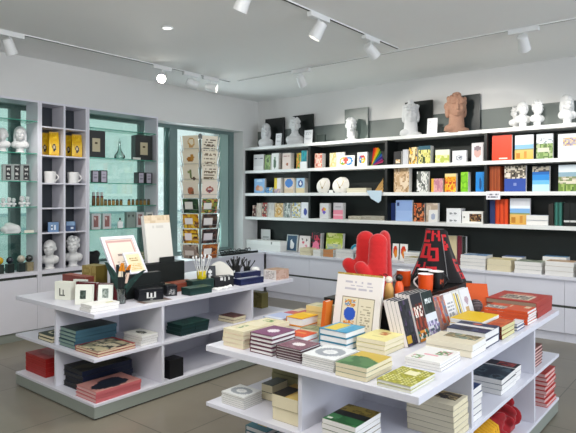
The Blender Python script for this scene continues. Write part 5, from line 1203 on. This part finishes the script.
# left rear edge of the right table
st(-2.345, -2.205, 2.63, 2.80, .082, 3, 'pale blue book', 'along the left edge of the right table', lay('B8C4E2', (0, 0, 1, .2, 'D9DEEA')), 'B0BCDC', PAGE_W, side='-x')
st(-2.185, -2.06, 2.66, 2.84, .099, 2, 'bright yellow hardback with orange edges', 'on the right table left edge', lay(solid('F0BE1A'), (.1, .75, .9, .82, 'F6D86A')), 'D97A1E', PAGE_W, side='-x', back='D9881E')
st(-2.345, -2.20, 2.83, 3.02, .075, 3, 'pink-red and cream book', 'along the left edge behind the pale blue books', lay('C9606A', (0, .4, .4, 1, 'E2D0B0'), (.4, .0, 1, .3, 'D9783A')), 'B85A5A', PAGE_W, hard=False, side='-x')
st(-2.345, -2.20, 3.04, 3.25, .06, 2, 'green and beige book', 'farthest along the left edge of the right table', lay('D2C9A8', (.2, .2, .8, .8, blot(['8A9A5A', 'B8A070', 'D9D0B0'], 6, 5))), 'B8B08A', PAGE_C, hard=False, side='-x')
st(-2.02, -1.885, 2.45, 2.585, .057, 2, 'small orange-red book', 'between the purple and teal stacks', lay('D9532A', (.2, .5, .7, .7, 'E88A4A')), 'C94A2A', PAGE_W, hard=False, side='-x')
st(-2.03, -1.90, 2.60, 2.70, .062, 2, 'olive green book', 'behind the small orange-red books', blot(['8A8E6A', '7A7E5A', '9A9E7A'], 3, 3), '8A8C66', PAGE_C, hard=False, side='-x')
st(-2.15, -2.00, 2.82, 2.94, .15, 4, 'thick cream book with gold pattern edge', 'left of the framed book sign', lay('D9D4B0', (.1, .2, .9, .6, 'B8BC8A')), 'D6C28A', pagemat('gold_fore', 'DCC690'), hard=False, side='-y')
r = make_book('orange book standing upright against the framed book sign', .07, .20, .025, solid('E07A2A'), 'D9651E', nx=3, ny=3)
setm(r, (-1.99, 2.80, ZT + .103), axes((0, 1, 0), (.12, 0, 1)))
tealb = lay('4AA0C4', (0, .0, .40, 1, 'E2C23A'), (.40, 0, .46, 1, '3A8AB0'), (.55, .5, .8, .7, '7ABAD2'))
st(-1.833, -1.65, 2.528, 2.72, .103, 3, 'teal hardback with yellow band', 'in front of the framed book sign', lay('4AA0C4', (.12, .1, .55, .92, 'E2C84A'), (.6, .1, .66, .9, '8AC6DA')), '1E7E9E', PAGE_W, side='-x', back='1E7890')
st(-1.625, -1.45, 2.59, 2.82, .076, 3, 'pale yellow book with brown emblem', 'right of the teal books', lay('EDE29A', (.34, .52, .66, .78, blot(['B8703A', 'C98A5A', 'E0C890'], 5, 6)), (.3, .3, .7, .36, 'D9CE8A')), 'E9DFA0', PAGE_C, hard=False, side='-x')
# ------------------------------------------------------------------ framed sign
def signart(u, v):
    return base_sign(u, v)
page = disc(lay('E6DCC2', (.5, 0, .52, 1, 'B8AC90'), (.08, .75, .42, .95, blot(['D9A84A', 'C96A3A', 'E6DCC2', '7A9AB8'], 5, 6)), (.08, .2, .42, .4, blot(['D98A3A', 'E6DCC2', 'C9B48A'], 6, 6))), (.26, .56, .19, .19, '2E5AC0'))
page = textlines(page, 'B0A488', .2, .85, 9, 4, .6, .92)
base_sign = lay(textlines('EEE8E4', 'C4BEC8', .74, .90, 3, 7, .2, .8), (0, .965, 1, 1, blot(['B89A4A', 'C9AE62', 'A88A3A'], 3, 9)), (.16, .02, .88, .62, lay('9A8E7A', (.03, .03, .97, .97, page))))
u = thing('framed_sign', 'white board sign with gold top strip picturing an open book with blue disc', 'sign')
wd, ln = .318, .375
q = MB(); q.box(-wd/2, wd/2, 0, ln, -.02, 0, 'E9E4E0', skip='t'); q.grid((-wd/2, 0, 0), (wd, 0, 0), (0, ln, 0), 56, 64, base_sign); q.build('board', PRINT, u)
q = MB(); q.box(-.02, .02, .0, .2, -.026, -.0205, '8A7A5A'); q.build('back_strut', PRINT, u)
setm(u, (-1.775, 2.79, ZT + .008), axes((1, 0, 0), (0, .2, 1)))
# ------------------------------------------------------------------ black display stand with mitts, mugs, dolls and cloth
BZ = ZT + .185
r = thing('display_stand', 'black box-shaped display stand below the mitts and mugs', 'display stand', (-1.86, 3.575, ZT))
MB().box(-.24, .24, -.62, .66, .001, .165).build('stand_body', BLACKP, r, bevel=.002)
MB().box(-.245, .245, -.625, .665, .1655, .185).build('stand_top', pmat('stand_black', '151716', .35), r, bevel=.002)
REDF = pmat('red_felt', 'C41A1C', .95, noise=.08, nscale=60, bump=.25, sheen=.4)
def mitt(label, loc, rz, h, style):
    u = thing('oven_mitt', label, 'oven mitt', loc, rz, 'red oven mitts')
    w = h * .165
    P = []
    def cap(p0, p1, r0, r1, flat=.55):
        N = 7
        for i in range(N + 1):
            t = i / N; rr = r0 + (r1 - r0) * t
            P.append(('e', tuple(p0[k] * (1 - t) + p1[k] * t for k in range(3)), (rr, rr * flat, rr)))
    cap((0, 0, w * .8), (w * .12, .01, h - w * .92), w * 1.02, w * .92, .66)
    P.append(('b', -w * .9, w * .9, -w * .5, w * .5, .0, .06))
    if style != 'plain': cap((-w * .5, -.01, h * .22), (-w * 1.55, -.03 if style == 'front' else 0, h * .46), w * .70, w * .64, .75)
    remeshed(P, 'mitt_body', REDF, .008, parent=u, smooth=4)
    MB().lathe([(w * .95, .001), (w * .99, .004), (w * .99, .03), (w * .95, .034)], 24, M=Matrix.Diagonal((1, .62, 1, 1))).build('cuff', pmat('red_trim', 'A81814', .9), u, smooth=True)
    if style == 'front':
        q = MB(); cx, cz, yy = w * .30, h * .30, -w * .60
        for k, (a, b_, s) in enumerate(((0, 0, .022), (.03, .012, .016), (-.012, .022, .014))):
            q.tube([(cx + a + s * math.cos(t), yy + .003 + .25 * abs(a), cz + b_ + s * math.sin(t)) for t in [i * 2 * math.pi / 10 for i in range(9)]], .003, 5)
        q.tube([(cx - .03, yy, cz - .03), (cx + .03, yy + .004, cz - .034)], .003, 5)
        q.build('embroidered_emblem', pmat('dark_thread', '5A0E12', .9), u)
mitt('tall red felt oven mitt at the left with thumb pointing left', (-1.95, 3.20, BZ + .013), R(34), .415, 'back')
mitt('red felt oven mitt in front with dark embroidered emblem', (-1.82, 3.14, BZ + .013), R(30), .405, 'front')
mitt('red felt oven mitt behind, seen nearly edge-on at the right', (-1.86, 3.33, BZ + .013), R(125), .415, 'plain')
def peg(label, loc, body, head, h):
    u = thing('peg_doll', label, 'wooden doll', loc, 0, 'peg dolls before the mitts')
    MB().lathe([(.018, .001), (.026, .006), (.029, h * .3), (.028, h * .55), (.018, h * .72), (.012, h * .76)], 18).build('doll_body', body, u, smooth=True)
    MB().ball((0, 0, h * .86), h * .135, 16, 10).build('doll_head', head, u, smooth=True)
WOODP = pmat('pale_wood', 'D2A05A', .5, noise=.15, nscale=20)
ORG = pmat('orange_paint', 'E2581E', .4)
peg('wooden peg doll with a white head before the mitts', (-1.672, 3.03, BZ + .001), WOODP, pmat('white_paint', 'E9DCCB', .4), .168)
peg('orange peg doll with a black head before the mitts', (-1.645, 3.11, BZ + .001), ORG, BLACK, .175)
scr = lambda base, ink: lay(solid(base), (.86, .35, .90, .66, ink), (.80, .5, .96, .55, ink), (.92, .3, .95, .6, ink), (.79, .35, .82, .6, ink))
mug('orange mug with a white rim and white handle at the front', (-1.70, 3.60, BZ + .001), .115, .052, 'E2521A', scr('E2521A', 'A83410'), R(195), 'souvenir mugs', handle='EDE8E4')
mug('orange mug with white handle behind the dolls', (-1.92, 3.70, BZ + .001), .112, .052, 'E2521A', scr('E2521A', 'B03A14'), R(190), 'souvenir mugs', handle='EDE8E4')
mug('black mug with orange scribble in front of the cloth', (-1.69, 3.75, BZ + .001), .118, .054, '121314', lay(solid('121314'), (.80, .3, .84, .6, 'A8401E'), (.86, .35, .9, .6, 'A8401E'), (.92, .3, .96, .55, 'A8401E'), (.8, .45, .96, .5, 'A8401E')), R(30), 'souvenir mugs')
mug('black mug behind the front orange mug', (-1.80, 3.80, BZ + .001), .116, .053, '121314', scr('121314', '3A2420'), R(170), 'souvenir mugs')
# draped lettered cloth
RED, BLK = 'C41E26', '0C0B0C'
cl = glyph('120E10', 'C', .06, .76, .30, .98, RED); cl = glyph(cl, 'N', .34, .78, .56, .97, RED)
cl = glyph(cl, 'O', .08, .46, .34, .72, RED); cl = glyph(cl, 'N', .02, .12, .26, .38, RED); cl = glyph(cl, 'J', .30, .40, .5, .66, RED)
cl = glyph(cl, 'Z', .28, .06, .46, .30, RED); cl = glyph(cl, 'S', .60, .60, .74, .90, RED); cl = glyph(cl, 'G', .74, .20, .96, .44, RED); cl = glyph(cl, 'O', .86, .04, 1.0, .18, RED); cl = glyph(cl, 'C', .60, .66, .72, .9, RED)
u = thing('printed_scarf', 'black scarf printed with red letters, draped over a tall stand', 'scarf', (-1.83, 4.07, BZ), R(36))
MB().lathe([(.08, .001), (.08, .012), (.012, .016), (.012, .33), (.004, .335)], 16).build('inner_stand', BLACK, u)
m = MB(); NU, NV = 48, 40; H = .40
def dr(a, v):        # a 0..1 left to right across the visible half, v 0 bottom .. 1 top
    top = .085; bot = .20
    sp = top + (bot - top) * (1 - v) ** 1.5
    ang = math.pi * (a - .5) * 1.0
    fold = 1 + .10 * math.sin(a * 19 + 1.5 * v) * (1 - v)
    x = sp * math.sin(ang) * fold; y = -(.035 + (.10) * (1 - v) ** 1.2) * math.cos(ang) * fold
    return Vector((x + .05 * max(0, a - .5) * (1 - v), y, .004 + H * (v - .10 * max(0, a - .72) * v * 3)))
def drb(a, v):
    p = dr(a, v); return Vector((p.x, -p.y * .9, p.z))
for j in range(NV):
    for i in range(NU):
        m.face([dr(i/NU, j/NV), dr((i+1)/NU, j/NV), dr((i+1)/NU, (j+1)/NV), dr(i/NU, (j+1)/NV)], cl((i+.5)/NU, (j+.5)/NV))
for j in range(0, NV, 2):
    for i in range(0, NU, 2):
        m.face([drb((i+2)/NU, j/NV), drb(i/NU, j/NV), drb(i/NU, (j+2)/NV), drb((i+2)/NU, (j+2)/NV)], lin('161214'))
for i in range(NU):
    m.face([dr(i/NU, 1), dr((i+1)/NU, 1), drb((i+1)/NU, 1), drb(i/NU, 1)], cl((i+.5)/NU, .97))
m.build('cloth', CLOTHM, u)
MB().tube([dr(.60, .02) + Vector((0, -.004, 0)), dr(.61, .5) + Vector((0, -.004, 0)), dr(.60, .9) + Vector((0, -.004, 0))], .0025, 5).build('hanging_thread', pmat('thread_grey', '8A8A8A', .7), u)
# orange folded card and spiral ball beyond the stand
r = thing('folded_card', 'plain orange folded card standing beyond the black stand', 'card', (-1.50, 4.06, ZT), R(20))
q = MB(); q.face([(-.085, -.04, .001), (.085, -.04, .001), (.06, 0, .20), (-.085, 0, .20)]); q.face([(.085, .04, .001), (-.085, .04, .001), (-.085, .001, .20), (.06, .001, .20)])
o = q.build('card_sheet', pmat('orange_card', 'DD5A1C', .6), r); s_ = o.modifiers.new('t', 'SOLIDIFY'); s_.thickness = .002
r = thing('yarn_ball', 'dark grey ribbed ball left of the large red books', 'ornament', (-1.475, 3.945, ZT))
MB().ball((0, 0, .056), .045, 24, 14).build('core', pmat('dark_core', '2E2426', .7), r, smooth=True)
q = MB()
for k in range(9):
    zz = -.04 + .01 * k; rr = math.sqrt(max(1e-5, .046 ** 2 - zz ** 2))
    q.tube([(rr * math.cos(t), rr * math.sin(t), .056 + zz) for t in [2 * math.pi * i / 20 for i in range(21)]], .003, 5)
q.build('ribs', pmat('rib_grey', '8A7A7C', .8), r)
MB().lathe([(.02, .001), (.022, .012)], 16).build('foot_ring', BLACK, r)
# ------------------------------------------------------------------ upright booklets leaning on the black stand
bas = glyph(glyph(glyph(lay(blot(['3A2420', '7A2A1E', '2A2022', '96402A'], 11, 6), (0, 0, 1, .22, blot(['D98A2A', '4A2A1E', 'E8E0D0', '2E6A5A'], 12, 7)), (0, .8, 1, 1, '24262C')), 'B', .12, .50, .36, .72, 'E8DED2'), 'A', .38, .50, .62, .72, 'E8DED2'), 'S', .64, .50, .86, .72, 'E8DED2')
drk = lay(blot(['1E2026', '2E3038', '14161A', '4A3A5A'], 13, 6), (.1, .05, .5, .2, 'C9A030'))
mount = lay(blot(['20302E', '1A2626', '2A3A38'], 14, 5), (.2, .72, .8, .86, textlines('20302E', 'DCE2E0', 0, 1, 2, 5, 0, 1)), (0, .0, 1, .35, blot(['8A7AA8', 'E0E0E6', 'A89AC0', '5E6A7A'], 15, 5)), (0, .35, 1, .5, 'DDE2E6'))
def pack(x, y0, y1, h, n, t, art, sp, label, **k): facex(x, y0, y1, h, ZT, t, art, sp, label, n=n, **k)
pack(-1.425, 2.80, 2.925, .255, 4, .022, drk, 'E6DEDC', 'dark booklet with yellow corner in the leaning row, nearest the viewer', tilt=15)
pack(-1.415, 2.93, 3.065, .275, 4, .022, bas, 'D9D2CE', 'booklet lettered BAS in the leaning row', tilt=15)
pack(-1.425, 3.09, 3.235, .265, 4, .022, mount, 'E4E2E2', 'dark green mountain booklet in the leaning row', tilt=15)
pack(-1.44, 3.27, 3.43, .205, 2, .02, blot(['8A6A66', 'A87A6A', '6A7A9A', 'B89A8A', 'C2543A'], 16, 4), 'D8D2CE', 'brownish figure picture booklet leaning on the black stand', tilt=17)
pack(-1.445, 3.44, 3.575, .20, 2, .02, textlines('E6E6E8', '9AA0AA', .3, .8, 4, 5), 'DADADC', 'white booklet with grey lines leaning on the black stand', tilt=17)
pack(-1.445, 3.585, 3.69, .20, 2, .02, lay('E4E4E0', (.1, .1, .3, .95, 'D9C030'), (.42, .1, .58, .95, '3A3C34'), (.66, .2, .8, .9, 'D9C030')), 'D9D9D6', 'white booklet with yellow and black stripes leaning on the black stand', tilt=17)
pack(-1.445, 3.70, 3.86, .20, 2, .02, disc('E9E9E8', (.5, .6, .2, .15, 'B8A0A8'), (.4, .3, .2, .1, 'C9A870')), 'DADAD8', 'white booklet with small figures leaning at the far end', tilt=17)
# ------------------------------------------------------------------ right table: middle shelf
st(-2.27, -2.10, 2.19, 2.34, .068, 6, 'white paperback with grey ring', 'on the near left middle shelf', rng, 'D2D4CE', PAGE_W, hard=False, side='-x', z=ZM)
st(-2.14, -2.06, 2.38, 2.52, .09, 2, 'dark grey-green book', 'behind the ring books on the middle shelf', solid('4A524A'), '3E463E', PAGE_C, hard=False, side='+y', z=ZM)
st(-2.22, -2.00, 2.57, 2.73, .135, 3, 'thick olive book with orange top', 'far back on the left middle shelf', lay('8A8A5E', (.1, .5, .5, .9, 'C9763A')), '7E7E54', pagemat('olive_fore', 'A8A47C'), hard=False, side='+y', z=ZM)
st(-1.90, -1.73, 2.20, 2.40, .135, 2, 'thick cream book with gold cover', 'left of the spine panel', lay('C9A450', (.3, .0, 1, .5, '2E2A22'), (0, .6, 1, 1, 'D9BC70')), 'CFC08A', PAGE_C, hard=False, side='+y', z=ZM)
grn = lay(blot(['2E6A3A', '24582E', '3A7846'], 4, 4), (0, .38, 1, .62, '14160E'), (0, .62, 1, 1, blot(['8A7426', '6E5E1E', 'A08A34'], 5, 4)), (.06, .08, .2, .16, 'D9DED0'))
st(-1.56, -1.375, 2.175, 2.41, .10, 4, 'green and brown paperback', 'right of the spine panel', grn, 'D9D4C4', PAGE_W, hard=False, side='-x', z=ZM)
st(-1.30, -1.055, 2.54, 2.72, .168, 6, 'thick cream book with dark photo cover', 'before the right table divider', lay('D9CFB4', (.4, .08, .97, .85, blot(['3A3226', '6E5E44', 'A8946A', '241E18'], 5, 6))), 'DDD4BC', PAGE_C, hard=False, side='-y', z=ZM)
st(-1.28, -1.065, 2.785, 2.93, .17, 5, 'white hardback with dark blue cover', 'beyond the right table divider', blot(['2A3E66', '3A5078'], 4, 3), 'D9DADC', PAGE_W, hard=False, side='-x', z=ZM)
st(-1.29, -1.082, 3.30, 3.57, .09, 3, 'white paperback with dark landscape cover', 'in the middle shelf bay', blot(['1E2C36', '2E4048', '4E626A', '141E26'], 9, 4), 'D9DADC', PAGE_W, hard=False, side='-x', z=ZM)
st(-1.30, -1.09, 3.585, 3.69, .092, 3, 'dark red and black paperback', 'behind the landscape paperbacks on the middle shelf', lay('1A1618', (.4, .1, .9, .9, blot(['8A2A26', 'B84A3E', '5A1A1A'], 5, 5))), 'D6D2D2', PAGE_W, hard=False, side='-x', z=ZM)
st(-1.30, -1.078, 3.95, 4.15, .132, 6, 'brown hardback with pale pages', 'at the far end of the middle shelf', blot(['6A3A30', '7A463A'], 3, 3), '5E2E28', PAGE_P, side='-x', z=ZM)
# base
st(-1.30, -1.062, 4.17, 4.42, .235, 8, 'red hardback with pink pages', 'at the right table base end', solid('B8352E'), 'C24A44', PAGE_P, side='-x', z=ZBS, jit=.009)
st(-2.34, -2.17, 2.46, 2.64, .095, 3, 'teal hardback with yellow figure', 'on the base left of the right table', lay('2A7A8A', (.3, .3, .7, .7, 'D9B83A')), '1E6A7A', PAGE_W, side='-x', z=ZBS)
P = []
rnd = random.Random(5)
for k in range(34):
    t = k / 33
    P.append(('e', (rnd.uniform(-.07, .05), -.15 + .32 * t + rnd.uniform(-.02, .02), .04 + .17 * rnd.random() * (.45 + .55 * t)), (rnd.uniform(.05, .085), rnd.uniform(.016, .032), rnd.uniform(.03, .06)), (rnd.uniform(-.6, .6), rnd.uniform(-.5, .5), rnd.uniform(-.9, .9))))
P.append(('b', -.08, .06, -.15, .17, 0, .09)); P.append(('e', (-.02, .06, .12), (.07, .10, .07)))
o = remeshed(P, 'red_cloth', pmat('red_fabric', '98101A', .9, noise=.3, nscale=25, bump=.3, sheen=.2), .007, smooth=2)
single(o, 'crumpled heap of red fabric in the right table base compartment', 'cloth', (-1.175, 3.50, ZBS + .004), 0)
r = thing('ribbed_cushion', 'yellow ribbed pleated pouch beside the red fabric on the base', 'pouch', (-1.165, 3.12, ZBS))
q = MB()
for k in range(10):
    yy = -.15 + .033 * k
    q.tube([(-.075, yy, .02), (-.065, yy, .15), (0, yy, .175), (.06, yy, .15), (.085, yy, .02)], .0178, 8)
q.build('pleats', pmat('yellow_fabric', 'D9A01A', .85, noise=.2, nscale=30), r, smooth=True)
MB().box(-.075, .075, -.14, .14, .001, .14).build('inner_fold', pmat('yellow_dark', '8A6410', .9), r)
# ------------------------------------------------------------------ light and camera
def area(name, loc, aim, sx, sy, e, col):
    L = bpy.data.lights.new(name, 'AREA'); L.shape = 'RECTANGLE'; L.size = sx; L.size_y = sy; L.energy = e; L.color = col
    o = bpy.data.objects.new(name, L); COL.objects.link(o); o.location = loc
    o.rotation_euler = (Vector(aim) - Vector(loc)).to_track_quat('-Z', 'Y').to_euler()
area('added_ceiling_fill', (-1.7, .7, 3.18), (-4.6, 3.2, .9), 2.0, 2.0, 112, (1, .97, .93))  # added soft fill below the ceiling, not a fitting of the shop
area('shop_window_light', (2.9, 2.8, 2.0), (-3, 3.6, .9), 3.6, 1.9, 115, (.80, .87, 1))
area('window_daylight', (-6.75, 5.85, 1.7), (-2, 4.6, .6), 1.1, 1.8, 35, (.85, .95, 1))
for loc, aim, e in (((-.1, 2.3, 3.1), (-1.7, 2.9, .7), 34), ((-.1, 4.0, 3.1), (-1.6, 3.6, .7), 34), ((-3.2, .9, 3.1), (-3.9, 2.6, .4), 38), ((-1.4, .7, 3.1), (-1.8, 2.4, .6), 12)):      # added spots over the aisles, unseen and without fittings
    L = bpy.data.lights.new('added_aisle_spot', 'SPOT'); L.energy = e; L.spot_size = R(80); L.spot_blend = .7; L.shadow_soft_size = .06; L.color = (.93, .95, 1)
    o = bpy.data.objects.new('added_aisle_spot', L); COL.objects.link(o); o.location = loc; o.rotation_euler = (Vector(aim) - Vector(loc)).to_track_quat('-Z', 'Y').to_euler()
W = bpy.data.worlds.new('sky'); SC.world = W; W.use_nodes = True
W.node_tree.nodes['Background'].inputs[0].default_value = (.90, .96, 1, 1); W.node_tree.nodes['Background'].inputs[1].default_value = 1.12
cd = bpy.data.cameras.new('camera'); cam = bpy.data.objects.new('camera', cd); COL.objects.link(cam)
cd.sensor_width = 36; cd.sensor_fit = 'HORIZONTAL'; cd.lens = 36 * 555 / 576; cd.shift_y = -(216.5 - 196.7) / 576
cd.clip_start = .05
cam.location = (0, 0, 1.6); cam.rotation_euler = (R(90), 0, R(39.2))
SC.camera = cam
SC.view_settings.view_transform = 'Standard'; SC.view_settings.look = 'None'; SC.view_settings.exposure = 0
